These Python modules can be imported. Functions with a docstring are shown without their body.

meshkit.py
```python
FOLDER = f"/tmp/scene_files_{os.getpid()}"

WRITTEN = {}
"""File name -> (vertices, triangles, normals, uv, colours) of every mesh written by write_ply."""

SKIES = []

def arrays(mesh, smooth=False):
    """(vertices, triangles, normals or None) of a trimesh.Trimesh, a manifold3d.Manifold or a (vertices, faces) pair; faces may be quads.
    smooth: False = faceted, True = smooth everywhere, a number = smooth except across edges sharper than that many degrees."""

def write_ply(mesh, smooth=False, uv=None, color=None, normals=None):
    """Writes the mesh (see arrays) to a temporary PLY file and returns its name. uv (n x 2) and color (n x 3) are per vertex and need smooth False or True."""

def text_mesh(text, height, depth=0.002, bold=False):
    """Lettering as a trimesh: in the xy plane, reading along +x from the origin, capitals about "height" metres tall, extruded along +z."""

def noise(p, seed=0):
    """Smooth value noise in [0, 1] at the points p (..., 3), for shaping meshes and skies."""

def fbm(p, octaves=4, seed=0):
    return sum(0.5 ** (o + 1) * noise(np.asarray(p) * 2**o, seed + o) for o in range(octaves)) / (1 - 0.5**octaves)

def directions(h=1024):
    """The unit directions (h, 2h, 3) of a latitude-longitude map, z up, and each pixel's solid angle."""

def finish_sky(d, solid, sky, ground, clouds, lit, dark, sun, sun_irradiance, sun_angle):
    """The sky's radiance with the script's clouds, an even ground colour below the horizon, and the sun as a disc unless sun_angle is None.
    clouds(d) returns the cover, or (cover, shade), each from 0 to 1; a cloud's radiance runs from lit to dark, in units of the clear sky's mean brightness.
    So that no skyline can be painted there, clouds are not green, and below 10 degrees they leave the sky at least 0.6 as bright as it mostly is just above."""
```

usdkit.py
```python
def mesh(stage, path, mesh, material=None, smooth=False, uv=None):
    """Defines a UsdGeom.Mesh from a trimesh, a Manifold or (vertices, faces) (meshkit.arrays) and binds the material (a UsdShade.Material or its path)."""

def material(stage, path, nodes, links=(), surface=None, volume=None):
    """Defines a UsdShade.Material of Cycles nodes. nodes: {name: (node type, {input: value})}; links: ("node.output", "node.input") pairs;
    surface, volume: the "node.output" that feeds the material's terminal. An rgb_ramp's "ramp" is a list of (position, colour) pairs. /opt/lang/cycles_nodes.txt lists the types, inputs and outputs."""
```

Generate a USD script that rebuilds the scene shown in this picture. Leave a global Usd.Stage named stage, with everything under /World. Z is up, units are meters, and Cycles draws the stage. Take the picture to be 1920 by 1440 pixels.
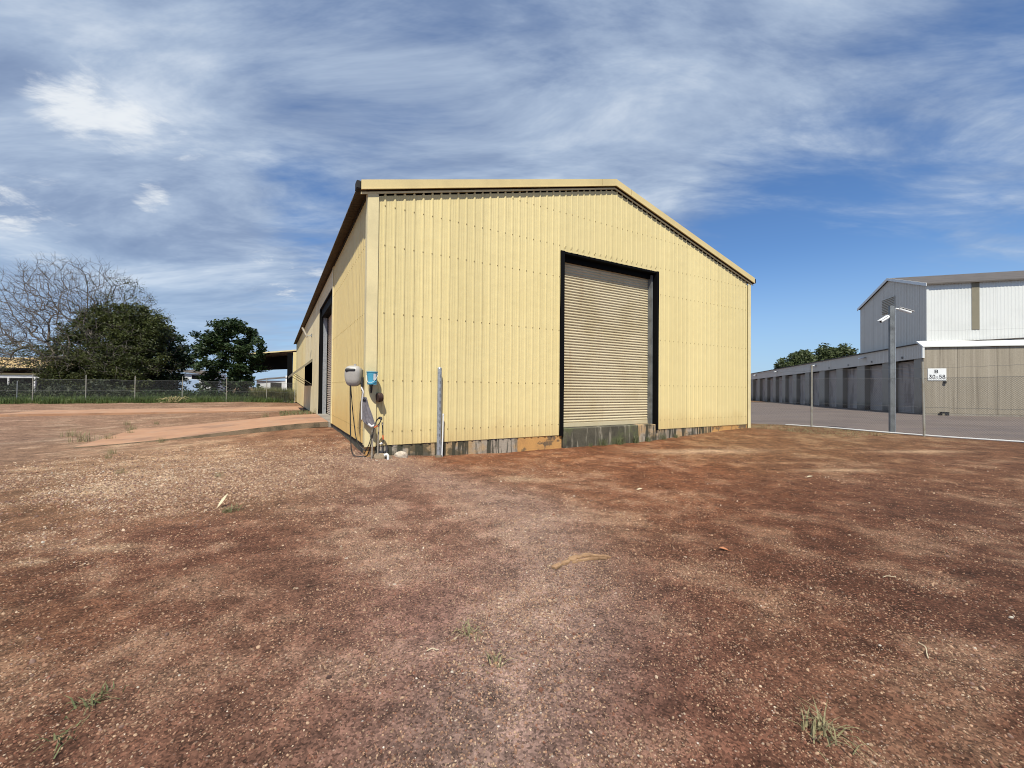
import math, random
import numpy as np, trimesh, usdkit, meshkit
from scipy.interpolate import RBFInterpolator
from pxr import Usd, UsdGeom, UsdLux, UsdShade, Gf, Sdf, Vt

stage = Usd.Stage.CreateInMemory()
UsdGeom.SetStageUpAxis(stage, 'Z'); UsdGeom.SetStageMetersPerUnit(stage, 1.0)
UsdGeom.Xform.Define(stage, '/World')

# ------------------------------------------------------------------ camera
PITCH, ROLL = 0.0134, 0.0094
cam = UsdGeom.Camera.Define(stage, '/World/camera')
cam.CreateHorizontalApertureAttr(36.0); cam.CreateVerticalApertureAttr(27.0)
cam.CreateFocalLengthAttr(769.31 / 1920 * 36); cam.CreateClippingRangeAttr(Gf.Vec2f(0.05, 4000))
F = np.array([0, math.cos(PITCH), math.sin(PITCH)]); U0 = np.array([0, -math.sin(PITCH), math.cos(PITCH)]); X0 = np.array([1., 0, 0])
CX = math.cos(ROLL) * X0 + math.sin(ROLL) * U0; CU = math.cos(ROLL) * U0 - math.sin(ROLL) * X0
mm = Gf.Matrix4d(1.0)
for i, a in enumerate((CX, CU, -F)): mm.SetRow(i, Gf.Vec4d(*map(float, a), 0))
mm.SetRow(3, Gf.Vec4d(0, 0, 1.6, 1)); cam.AddTransformOp().Set(mm)
cam.CreateExposureAttr(0.42)

# ------------------------------------------------------------------ sky and sun
EL = math.radians(57); SX, SY = 0.0, -1.0            # horizontal direction towards the sun
def skydir(px, py):
    d = F + (px - 960) / 769.31 * CX - (py - 720) / 769.31 * CU
    return d / np.linalg.norm(d)
N = {"tc": ("texture_coordinate", {}), "sep": ("separate_xyz", {}),
     "sky": ("sky_texture", {"sky_type": "single_scattering", "sun_disc": False, "sun_elevation": EL, "sun_rotation": math.atan2(SX, SY),
                             "altitude": 0, "air_density": 1.0, "aerosol_density": 0.25, "ozone_density": 2.5}),
     "tint": ("mix_color", {"blend_type": "multiply", "fac": 1.0, "b": (0.60, 0.80, 1.02), "use_clamp": False}),
     "zb": ("math", {"math_type": "add", "value2": 0.16}), "zm": ("math", {"math_type": "maximum", "value2": 0.05}),
     "dx": ("math", {"math_type": "divide"}), "dy": ("math", {"math_type": "divide"}), "pl": ("combine_xyz", {"z": 0.0}),
     # streaked high sheet
     "m1": ("mapping", {"rotation": (0, 0, 0.55), "scale": (0.8, 1.7, 1)}), "n1": ("noise_texture", {"scale": 1.45, "detail": 10, "roughness": 0.61, "distortion": 0.4}),
     "m2": ("mapping", {"rotation": (0, 0, -0.45), "scale": (1.2, 3.6, 1), "location": (3.1, 7.7, 0)}), "n2": ("noise_texture", {"scale": 2.3, "detail": 10, "roughness": 0.62, "distortion": 0.4}),
     "n3": ("noise_texture", {"scale": 0.7, "detail": 5, "roughness": 0.5, "distortion": 0.2}),
     "n4": ("noise_texture", {"scale": 3.4, "detail": 10, "roughness": 0.66, "distortion": 0.6}),
     "bg": ("background_shader", {"strength": 0.1})}
Lk = [("tc.generated", "sep.vector"), ("tc.generated", "n3.vector"),
      ("sep.z", "zb.value1"), ("zb.value", "zm.value1"), ("sep.x", "dx.value1"), ("zm.value", "dx.value2"), ("sep.y", "dy.value1"), ("zm.value", "dy.value2"),
      ("dx.value", "pl.x"), ("dy.value", "pl.y"), ("pl.vector", "m1.vector"), ("m1.vector", "n1.vector"), ("pl.vector", "m2.vector"), ("m2.vector", "n2.vector"),
      ("pl.vector", "n4.vector"), ("sky.color", "tint.a")]
def add(name, kind, inp, *links):
    N[name] = (kind, inp)
    for s, d in links: Lk.append((s, f"{name}.{d}"))
def blob(name, px, py, r0, r1):
    """soft cap round a direction: 1 inside r0 radians, 0 beyond r1"""
    d = skydir(px, py)
    add(name + "_d", "mix_vector", {"fac": 0.0}) if False else None
    add(name + "_s", "mix_color", {"blend_type": "subtract", "fac": 1.0, "b": tuple(d), "use_clamp": False}, ("tc.generated", "a"))
    add(name + "_x", "separate_xyz", {}, (name + "_s.result", "vector"))
    for k in "xyz": add(f"{name}_{k}2", "math", {"math_type": "multiply"}, (f"{name}_x.{k}", "value1"), (f"{name}_x.{k}", "value2"))
    add(name + "_a", "math", {"math_type": "add"}, (name + "_x2.value", "value1"), (name + "_y2.value", "value2"))
    add(name + "_b", "math", {"math_type": "add"}, (name + "_a.value", "value1"), (name + "_z2.value", "value2"))
    add(name + "_q", "math", {"math_type": "sqrt"}, (name + "_b.value", "value1"))
    add(name, "map_range", {"range_type": "smoothstep", "from_min": r0, "from_max": r1, "to_min": 1.0, "to_max": 0.0, "clamp": True}, (name + "_q.value", "value"))
    return name + ".result"
def mth(name, op, a, b, clamp=False):
    inp = {"math_type": op, "use_clamp": clamp}; lk = []
    for k, v in (("value1", a), ("value2", b)):
        if isinstance(v, str): lk.append((v, k))
        else: inp[k] = float(v)
    add(name, "math", inp, *lk); return name + ".value"
# how much cloud: streaky noise raised or lowered where the sheet thickens or opens
s1 = mth("c1", "multiply", "n1.fac", 0.62); s2 = mth("c2", "multiply", "n2.fac", 0.38); cs = mth("c3", "add", s1, s2)
base = mth("c4", "multiply", mth("c5", "subtract", "n3.fac", 0.5), 0.55)
cs = mth("c6", "add", cs, base)
for i, (px, py, r0, r1, w) in enumerate([(960, 80, 0.15, 0.75, 0.13), (250, 230, 0.0, 0.42, 0.10), (1330, 200, 0.05, 0.38, 0.12), (1780, 330, 0.02, 0.26, 0.19), (1700, 90, 0.05, 0.35, 0.08), (60, 420, 0.02, 0.45, 0.22), (450, 560, 0.05, 0.4, 0.10), (350, 60, 0.1, 0.5, 0.10), (100, 330, 0.0, 0.3, 0.08),
                                         (1480, 450, 0.08, 0.34, -0.20), (1560, 590, 0.08, 0.36, -0.13), (560, 380, 0.0, 0.17, -0.20), (1880, 240, 0.0, 0.22, -0.10), (330, 480, 0.02, 0.25, 0.08), (930, 330, .05, .3, .05)]):
    cs = mth(f"k{i}", "add", cs, mth(f"w{i}", "multiply", blob(f"b{i}", px, py, r0, r1), w))
add("cov", "map_range", {"range_type": "smoothstep", "from_min": 0.34, "from_max": 0.74, "to_min": 0.0, "to_max": 0.95, "clamp": True}, (cs, "value"))
# small bright cumulus
cu = 0.0
for i, (px, py, r0, r1) in enumerate([(165, 200, 0.0, 0.10), (245, 232, 0.0, 0.11), (325, 262, 0.0, 0.07), (285, 368, 0.0, 0.055), (130, 180, 0.0, 0.05), (20, 400, 0.0, 0.16), (520, 520, 0.0, 0.12), (600, 515, 0.0, 0.07)]):
    wgt = (.95, 1.05, .8, .85, .6, .55, .4, .4)[i]
    cu = mth(f"cu{i}", "maximum", cu, mth(f"cw{i}", "multiply", blob(f"cb{i}", px, py, r0, r1), wgt))
cun = mth("cun", "add", cu, mth("cun2", "multiply", mth("cun3", "subtract", mth("cun4", "add", "n4.fac", mth("cun6", "multiply", mth("cun7", "subtract", "n2.fac", 0.5), 0.9)), 0.5), 2.1))
add("cuv", "map_range", {"range_type": "smoothstep", "from_min": 0.42, "from_max": 1.1, "to_min": 0.0, "to_max": 0.92, "clamp": True}, (cun, "value"))
cuv = mth("cuv2", "multiply", "cuv.result", mth("cuv3", "minimum", mth("cuv4", "multiply", cu, 3.0), 1.0))
# thin cloud is grey-blue, thick parts vary between slate and pale
add("ccol", "rgb_ramp", {"ramp": [(0.30, (1.5, 2.08, 3.35)), (0.44, (2.15, 2.82, 4.1)), (0.55, (3.1, 3.85, 5.05)), (0.68, (4.9, 5.5, 6.3))]}, ("n1.fac", "fac"))
add("mixA", "mix_color", {"fac": 0.5, "use_clamp": False}, ("cov.result", "fac"), ("tint.result", "a"), ("ccol.color", "b"))
add("hz", "map_range", {"range_type": "smoothstep", "from_min": 0.0, "from_max": 0.30, "to_min": 0.72, "to_max": 0.0, "clamp": True}, ("sep.z", "value"))
add("mixH", "mix_color", {"b": (3.0, 4.3, 6.0), "use_clamp": False}, ("hz.result", "fac"), ("mixA.result", "a"))
add("mixB", "mix_color", {"b": (6.3, 6.6, 6.9), "use_clamp": False}, (cuv, "fac"), ("mixH.result", "a"))
Lk.append(("mixB.result", "bg.color"))
sky_mat = usdkit.material(stage, '/World/Looks/sky_material', N, Lk, surface="bg.background")
dome = UsdLux.DomeLight.Define(stage, '/World/sky'); UsdShade.MaterialBindingAPI.Apply(dome.GetPrim()).Bind(sky_mat)
dome.GetPrim().SetCustomDataByKey('kind', 'structure')
sun = UsdLux.DistantLight.Define(stage, '/World/sun'); sun.CreateIntensityAttr(1.2); sun.CreateNormalizeAttr(True); sun.CreateAngleAttr(0.5)
sun.CreateColorAttr(Gf.Vec3f(1.0, 0.965, 0.86)); sun.AddRotateXYZOp().Set(Gf.Vec3f(90 - math.degrees(EL), 0, 0))

# ------------------------------------------------------------------ helpers
used = {}
def numbered(parent, name):
    k = used.get((parent, name), 0); used[(parent, name)] = k + 1
    return f"{parent}/{name}" + (f"_{k:03d}" if k else "")
def tag(prim, label=None, cat=None, group=None, kind=None):
    prim = prim.GetPrim() if hasattr(prim, 'GetPrim') else prim
    for k, v in (('label', label), ('category', cat), ('group', group), ('kind', kind)):
        if v: prim.SetCustomDataByKey(k, v)
    return prim
def thing(name, label, cat, loc=(0, 0, 0), rz=0.0, group=None, kind=None):
    p = numbered('/World', name); x = UsdGeom.Xform.Define(stage, p)
    x.AddTranslateOp().Set(Gf.Vec3d(*map(float, loc))); x.AddRotateZOp().Set(float(rz))
    tag(x, label, cat, group, kind); return p
def part(parent, name, mb, mat, smooth=False, label=None, kind=None):
    p = numbered(parent, name)
    m = usdkit.mesh(stage, p, mb.get() if isinstance(mb, MB) else mb, mat, smooth=smooth)
    tag(m, label, kind=kind); return p
def solo(name, mb, mat, label=None, cat=None, group=None, kind=None, smooth=False):
    p = part('/World', name, mb, mat, smooth); tag(stage.GetPrimAtPath(p), label, cat, group, kind); return p
def copy(src, loc, rz, label=None, cat=None, group=None, scale=None):
    name = src.split('/')[-1]; name = name[:-4] if name[-4:-3] == '_' and name[-3:].isdigit() else name
    p = numbered('/World', name); x = UsdGeom.Xform.Define(stage, p)
    x.GetPrim().GetReferences().AddInternalReference(src)
    x.ClearXformOpOrder()
    x.GetPrim().RemoveProperty('xformOp:translate')
    ops = UsdGeom.Xformable(x); M = Gf.Matrix4d(1.0)
    s = scale or 1.0; c, si = math.cos(math.radians(rz)), math.sin(math.radians(rz))
    M.SetRow(0, Gf.Vec4d(c * s, si * s, 0, 0)); M.SetRow(1, Gf.Vec4d(-si * s, c * s, 0, 0)); M.SetRow(2, Gf.Vec4d(0, 0, s, 0)); M.SetRow(3, Gf.Vec4d(*map(float, loc), 1))
    ops.AddTransformOp().Set(M); x.GetPrim().SetInstanceable(True)
    tag(x, label, cat, group); return p

class MB:
    def __init__(s): s.v = []; s.f = []; s.n = 0
    def add(s, v, f):
        v = np.asarray(v, float).reshape(-1, 3); f = np.asarray(f, int)
        if f.shape[1] == 4: f = np.vstack([f[:, [0, 1, 2]], f[:, [0, 2, 3]]])
        s.v.append(v); s.f.append(f + s.n); s.n += len(v); return s
    def get(s): return trimesh.Trimesh(np.vstack(s.v), np.vstack(s.f), process=False)
    def box(s, a, b, bev=0.0):
        a, b = np.minimum(a, b).astype(float), np.maximum(a, b).astype(float)
        if bev > 0:
            bev = min(bev, 0.49 * (b - a).min())
            pts = []
            for k in range(3):
                for cx in (0, 1):
                    for cy in (0, 1):
                        for cz in (0, 1):
                            p = np.array([(a, b)[cx][0], (a, b)[cy][1], (a, b)[cz][2]]); sg = np.array([1 - 2 * cx, 1 - 2 * cy, 1 - 2 * cz])
                            q = p + sg * bev; q[k] = p[k]; pts.append(q)
            h = trimesh.convex.convex_hull(np.array(pts)); return s.add(h.vertices, h.faces)
        v = [[(a, b)[i][0], (a, b)[j][1], (a, b)[k][2]] for i in (0, 1) for j in (0, 1) for k in (0, 1)]
        return s.add(v, [[0, 1, 3, 2], [4, 6, 7, 5], [0, 4, 5, 1], [2, 3, 7, 6], [0, 2, 6, 4], [1, 5, 7, 3]])
    def hexa(s, lo, hi):
        """box from 4 lower and 4 upper corners (counter-clockwise from above)"""
        return s.add(list(lo) + list(hi), [[3, 2, 1, 0], [4, 5, 6, 7], [0, 1, 5, 4], [1, 2, 6, 5], [2, 3, 7, 6], [3, 0, 4, 7]])
    def tube(s, path, r, n=8, caps=True):
        P = np.asarray(path, float); R = np.full(len(P), r, float) if np.ndim(r) == 0 else np.asarray(r, float)
        T = np.gradient(P, axis=0); T /= np.linalg.norm(T, axis=1, keepdims=True) + 1e-12
        a = np.array([0, 0, 1.0]) if abs(T[0][2]) < 0.9 else np.array([1.0, 0, 0])
        A = np.cross(T[0], a); A /= np.linalg.norm(A); V = []
        th = np.arange(n) / n * 2 * np.pi
        for i in range(len(P)):
            A = A - T[i] * (A @ T[i]); A /= np.linalg.norm(A) + 1e-12; B = np.cross(T[i], A)
            V.append(P[i] + R[i] * (np.cos(th)[:, None] * A + np.sin(th)[:, None] * B))
        V = np.vstack(V); f = []
        for i in range(len(P) - 1):
            for k in range(n):
                f.append([i * n + k, i * n + (k + 1) % n, (i + 1) * n + (k + 1) % n, (i + 1) * n + k])
        s.add(V, f)
        if caps:
            for i, o in ((0, 1), (len(P) - 1, 0)):
                ring = V[i * n:(i + 1) * n]; tri = [[0, k + 1, (k + 1) % n + 1] if not o else [0, (k + 1) % n + 1, k + 1] for k in range(n)]
                s.add(np.vstack([P[i], ring]), tri)
        return s
    def cyl(s, a, b, r, n=12): return s.tube([a, b], r, n)
    def sheet(s, line0, line1):
        """quad strip between two polylines"""
        a, b = np.asarray(line0, float), np.asarray(line1, float); n = len(a)
        return s.add(np.vstack([a, b]), [[i, i + 1, n + i + 1, n + i] for i in range(n - 1)])
    def lathe(s, prof, n=24, loc=(0, 0, 0)):
        m = trimesh.creation.revolve(np.asarray(prof, float), sections=n); return s.add(m.vertices + np.array(loc), m.faces)
    def tri(s, m, loc=(0, 0, 0)): return s.add(np.asarray(m.vertices) + np.array(loc), m.faces)

def smooth_path(pts, n=8):
    P = np.asarray(pts, float); Q = np.vstack([2 * P[0] - P[1], P, 2 * P[-1] - P[-2]]); out = []
    for i in range(1, len(Q) - 2):
        for t in np.linspace(0, 1, n, endpoint=False):
            a, b, c, d = Q[i - 1:i + 3]
            out.append(0.5 * (2 * b + (c - a) * t + (2 * a - 5 * b + 4 * c - d) * t * t + (3 * b - a - 3 * c + d) * t ** 3))
    return np.array(out + [P[-1]])

# ------------------------------------------------------------------ materials
def mat(name, col, col2=None, rough=0.6, var=0.12, scale=1.2, stretch=(1, 1, 1), thr=(0.42, 0.7), fine=45.0, bump=0.0, bscale=60.0, metallic=0.0, spec=0.4, extra=None, translucent=0.0, rand=0.0):
    """principled with large colour patches (col -> col2), fine brightness variation and optional bump; extra = list of (colour, scale, stretch, (lo, hi)) stain layers"""
    n = {"g": ("geometry", {}), "mp": ("mapping", {"scale": tuple(stretch)}), "n": ("noise_texture", {"scale": scale, "detail": 6, "roughness": 0.6}),
         "r": ("map_range", {"range_type": "smoothstep", "from_min": thr[0], "from_max": thr[1], "to_min": 0.0, "to_max": 1.0, "clamp": True}),
         "mx": ("mix_color", {"a": col, "b": col2 or tuple(c * 0.86 for c in col)}),
         "nf": ("noise_texture", {"scale": fine, "detail": 4, "roughness": 0.6}), "rf": ("map_range", {"from_min": 0.3, "from_max": 0.7, "to_min": 1 - var, "to_max": 1 + var, "clamp": True}),
         "mul": ("mix_color", {"blend_type": "multiply", "fac": 1.0, "use_clamp": False}), "p": ("principled_bsdf", {"roughness": rough, "metallic": metallic, "specular_ior_level": spec})}
    l = [("g.position", "mp.vector"), ("mp.vector", "n.vector"), ("n.fac", "r.value"), ("r.result", "mx.fac"), ("g.position", "nf.vector"), ("nf.fac", "rf.value")]
    cur = "mx.result"
    for i, (c, sc, st, th, am) in enumerate(extra or []):
        n[f"em{i}"] = ("mapping", {"scale": tuple(st), "location": (3.3 * i + 1.7, 5.1, 2.2 * i)}); n[f"en{i}"] = ("noise_texture", {"scale": sc, "detail": 5, "roughness": 0.62})
        n[f"er{i}"] = ("map_range", {"range_type": "smoothstep", "from_min": .5 + (th[0] - .5) * .6, "from_max": .5 + (th[1] - .5) * .6, "to_min": 0.0, "to_max": am, "clamp": True}); n[f"ex{i}"] = ("mix_color", {"b": c})
        l += [("g.position", f"em{i}.vector"), (f"em{i}.vector", f"en{i}.vector"), (f"en{i}.fac", f"er{i}.value"), (f"er{i}.result", f"ex{i}.fac"), (cur, f"ex{i}.a")]; cur = f"ex{i}.result"
    l += [(cur, "mul.a"), ("rf.result", "mul.b"), ("mul.result", "p.base_color")]
    if rand:
        n["oi"] = ("object_info", {}); n["ro"] = ("map_range", {"to_min": 1 - rand, "to_max": 1 + rand}); n["mu2"] = ("mix_color", {"blend_type": "multiply", "fac": 1.0, "use_clamp": False})
        l = [x for x in l if x[1] != "p.base_color"] + [("oi.random", "ro.value"), ("mul.result", "mu2.a"), ("ro.result", "mu2.b"), ("mu2.result", "p.base_color")]
    if bump:
        n["bn"] = ("noise_texture", {"scale": bscale, "detail": 4}); n["bu"] = ("bump", {"strength": 0.6, "distance": bump})
        l += [("g.position", "bn.vector"), ("bn.fac", "bu.height"), ("bu.normal", "p.normal")]
    surf = "p.BSDF"
    if translucent:
        n["tr"] = ("translucent_bsdf", {}); n["ms"] = ("mix_closure", {"fac": translucent})
        l += [("mul.result", "tr.color"), ("p.BSDF", "ms.closure1"), ("tr.BSDF", "ms.closure2")]; surf = "ms.closure"
    return usdkit.material(stage, f'/World/Looks/{name}', n, l, surface=surf)

CREAM = (0.675, 0.56, 0.285)
def wall_paint(name, col, dust, z0, z1, amount):
    """painted steel with red dust splashed up from the ground (dust sits on the lowest z0..z1 metres, uneven)"""
    n = {"g": ("geometry", {}), "s": ("separate_xyz", {}), "n": ("noise_texture", {"scale": 0.5, "detail": 5}), "mx": ("mix_color", {"a": col, "b": tuple(np.array(col) * (0.95, 0.93, 0.86))}),
         "mp": ("mapping", {"scale": (6, 6, 0.35)}), "ns": ("noise_texture", {"scale": 1.6, "detail": 6, "roughness": 0.65}), "rs": ("map_range", {"range_type": "smoothstep", "from_min": 0.55, "from_max": 0.85, "to_min": 0.0, "to_max": 0.30, "clamp": True}),
         "st": ("mix_color", {"b": tuple(np.array(col) * (0.62, 0.58, 0.5))}),
         "nd": ("noise_texture", {"scale": 1.1, "detail": 7, "roughness": 0.65}), "zs": ("math", {"math_type": "multiply_add", "value2": 1.5, "value3": -0.75}),
         "za": ("math", {"math_type": "subtract"}), "zr": ("map_range", {"range_type": "smoothstep", "from_min": z0, "from_max": z1, "to_min": amount, "to_max": 0.0, "clamp": True}), "du": ("mix_color", {"b": dust}),
         "nf": ("noise_texture", {"scale": 60, "detail": 3}), "rf": ("map_range", {"from_min": 0.3, "from_max": 0.7, "to_min": 0.95, "to_max": 1.04}), "mul": ("mix_color", {"blend_type": "multiply", "fac": 1.0}),
         "bn": ("noise_texture", {"scale": 2.2, "detail": 2}), "bu": ("bump", {"strength": 0.4, "distance": 0.03}),
         "oi": ("object_info", {}), "ro": ("map_range", {"to_min": 0.955, "to_max": 1.035}), "mo": ("mix_color", {"blend_type": "multiply", "fac": 1.0}), "p": ("principled_bsdf", {"roughness": 0.55, "specular_ior_level": 0.35})}
    l = [("g.position", "s.vector"), ("g.position", "n.vector"), ("n.fac", "mx.fac"), ("g.position", "mp.vector"), ("mp.vector", "ns.vector"), ("ns.fac", "rs.value"), ("rs.result", "st.fac"), ("mx.result", "st.a"),
         ("g.position", "nd.vector"), ("nd.fac", "zs.value1"), ("s.z", "za.value1"), ("zs.value", "za.value2"), ("za.value", "zr.value"), ("zr.result", "du.fac"), ("st.result", "du.a"),
         ("g.position", "nf.vector"), ("nf.fac", "rf.value"), ("du.result", "mul.a"), ("rf.result", "mul.b"), ("oi.random", "ro.value"), ("mul.result", "mo.a"), ("ro.result", "mo.b"), ("mo.result", "p.base_color"), ("g.position", "bn.vector"), ("bn.fac", "bu.height"), ("bu.normal", "p.normal")]
    return usdkit.material(stage, f'/World/Looks/{name}', n, l, surface="p.BSDF")
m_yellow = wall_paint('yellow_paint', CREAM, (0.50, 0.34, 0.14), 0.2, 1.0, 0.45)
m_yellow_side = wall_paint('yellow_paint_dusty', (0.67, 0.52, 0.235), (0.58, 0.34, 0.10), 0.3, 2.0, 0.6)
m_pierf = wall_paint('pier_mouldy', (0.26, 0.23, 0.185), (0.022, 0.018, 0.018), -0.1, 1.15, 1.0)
m_trim = mat('yellow_trim', (0.70, 0.585, 0.32), rough=0.5, var=0.05)
m_barge = mat('yellow_barge', (0.63, 0.495, 0.235), rough=0.5, var=0.06, scale=0.8)
m_cream = mat('cream_panel', (0.72, 0.61, 0.37), (0.66, 0.54, 0.30), rough=0.85, var=0.08, scale=0.5, extra=[((0.45, 0.36, 0.20), 0.9, (1, 1, 0.5), (0.52, 0.8), 0.4)])
m_cream2 = mat('cream_panel_stained', (0.72, 0.60, 0.31), (0.68, 0.51, 0.21), rough=0.85, var=0.08, scale=0.4, extra=[((0.45, 0.28, 0.08), 0.8, (1, 1, 0.5), (0.58, 0.8), 0.45)])
m_screw = mat('screw_paint', (0.28, 0.21, 0.09), rough=0.7)
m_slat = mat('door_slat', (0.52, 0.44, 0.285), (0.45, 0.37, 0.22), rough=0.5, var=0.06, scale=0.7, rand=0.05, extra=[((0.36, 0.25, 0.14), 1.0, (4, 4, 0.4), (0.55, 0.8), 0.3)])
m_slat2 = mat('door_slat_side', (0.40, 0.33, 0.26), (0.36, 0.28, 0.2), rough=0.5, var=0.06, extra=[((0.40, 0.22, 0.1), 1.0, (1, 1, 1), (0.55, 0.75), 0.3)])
m_black = mat('black_steel', (0.004, 0.004, 0.0042), rough=0.7, var=0.2, spec=0.08)
m_dark = mat('shed_interior', (0.02, 0.018, 0.016), rough=0.9)  # near-black: the shade inside the shed is put into the colour
m_galv = mat('galvanised_steel', (0.40, 0.42, 0.43), (0.29, 0.31, 0.33), rough=0.45, metallic=0.55, var=0.2, scale=14, fine=90)
m_galv_dark = mat('galvanised_aged', (0.21, 0.22, 0.22), (0.13, 0.135, 0.135), rough=0.55, metallic=0.4, var=0.15, scale=3)
m_post = mat('weathered_post', (0.30, 0.29, 0.25), (0.24, 0.21, 0.16), rough=0.6, metallic=0.2, var=0.15, scale=4)
m_wire = mat('wire', (0.16, 0.16, 0.155), rough=0.5, metallic=0.4)
m_roof = mat('roof_sheet', (0.10, 0.075, 0.05), (0.07, 0.05, 0.035), rough=0.6, var=0.15)
m_conc = mat('concrete', (0.33, 0.28, 0.22), (0.26, 0.21, 0.16), rough=0.95, var=0.2, scale=1.5, bump=0.01, bscale=30, extra=[((0.40, 0.25, 0.10), 0.8, (1, 1, 1.5), (0.47, 0.65), 0.7), ((0.035, 0.034, 0.022), 1.0, (8, 8, 0.6), (0.43, 0.57), 0.92), ((0.045, 0.042, 0.025), 1.3, (1, 1, 1.5), (0.54, 0.7), 0.8)])
m_conc_orange = mat('concrete_orange', (0.50, 0.27, 0.09), (0.42, 0.22, 0.08), rough=0.95, var=0.15, scale=2, bump=0.01, extra=[((0.09, 0.07, 0.05), 1.3, (1.5, 1.5, 2), (0.57, 0.7), 0.85)])
m_sill = mat('concrete_mossy', (0.085, 0.075, 0.052), (0.04, 0.036, 0.026), rough=0.95, var=0.25, scale=2.0, bump=0.012, bscale=25, extra=[((0.27, 0.24, 0.18), 1.6, (4, 4, 0.6), (0.58, 0.75), 0.7), ((0.10, 0.11, 0.045), 1.2, (1, 1, 1), (0.55, 0.75), 0.6)])
m_ramp = mat('ramp_concrete', (0.37, 0.205, 0.118), (0.32, 0.170, 0.096), rough=0.95, var=0.12, scale=0.8, bump=0.006, bscale=40, extra=[((0.17, 0.10, 0.065), 0.7, (1, 1, 1), (0.5, 0.75), 0.6), ((0.34, 0.22, 0.145), 1.5, (1, 1, 1), (0.55, 0.7), 0.5)])
m_rampedge = mat('ramp_edge', (0.20, 0.15, 0.10), (0.09, 0.075, 0.05), rough=0.95, var=0.25, scale=3, bump=0.01)
m_white = mat('white_plastic', (0.72, 0.72, 0.70), rough=0.4, var=0.04)
m_reel = mat('reel_shell', (0.36, 0.335, 0.30), (0.31, 0.285, 0.255), rough=0.4, var=0.06, scale=3)
m_blackp = mat('black_plastic', (0.02, 0.02, 0.021), rough=0.5)
m_rust = mat('rusty_dark', (0.05, 0.025, 0.018), (0.03, 0.015, 0.012), rough=0.8, var=0.3, scale=20)
m_blue = mat('blue_bucket', (0.075, 0.33, 0.46), (0.065, 0.29, 0.41), rough=0.45, var=0.05, scale=5)
m_hose = mat('hose_rubber', (0.035, 0.033, 0.03), rough=0.55, var=0.2)
m_orange = mat('hose_orange', (0.62, 0.13, 0.04), rough=0.5, var=0.1)
m_cloth = mat('grey_cloth', (0.15, 0.135, 0.145), (0.20, 0.18, 0.19), rough=0.95, var=0.1, scale=12)
m_clothw = mat('white_cloth', (0.55, 0.53, 0.52), rough=0.95, var=0.1)
m_zinc = mat('standpipe', (0.36, 0.32, 0.26), (0.28, 0.23, 0.17), rough=0.6, metallic=0.3, var=0.15, scale=6)
m_rock = mat('pale_rock', (0.42, 0.36, 0.29), (0.32, 0.24, 0.17), rough=0.95, var=0.25, scale=10, bump=0.01)
m_precast = mat('precast_concrete', (0.285, 0.245, 0.185), (0.23, 0.195, 0.147), rough=0.92, var=0.12, scale=1.0, fine=18, stretch=(5, 5, 0.12), thr=(.35, .75), bump=0.006, bscale=18, extra=[((0.125, 0.10, 0.072), 1.0, (2.2, 2.2, 0.08), (0.54, 0.78), 0.6), ((0.38, 0.33, 0.26), 1.0, (7, 7, 0.10), (0.5, 0.75), 0.4)])
m_pier = mat('pier_concrete', (0.27, 0.24, 0.195), (0.21, 0.18, 0.145), rough=0.92, var=0.12, scale=0.8, extra=[((0.18, 0.15, 0.12), 1.2, (3, 3, 0.3), (0.55, 0.72), 0.5)])
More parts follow.
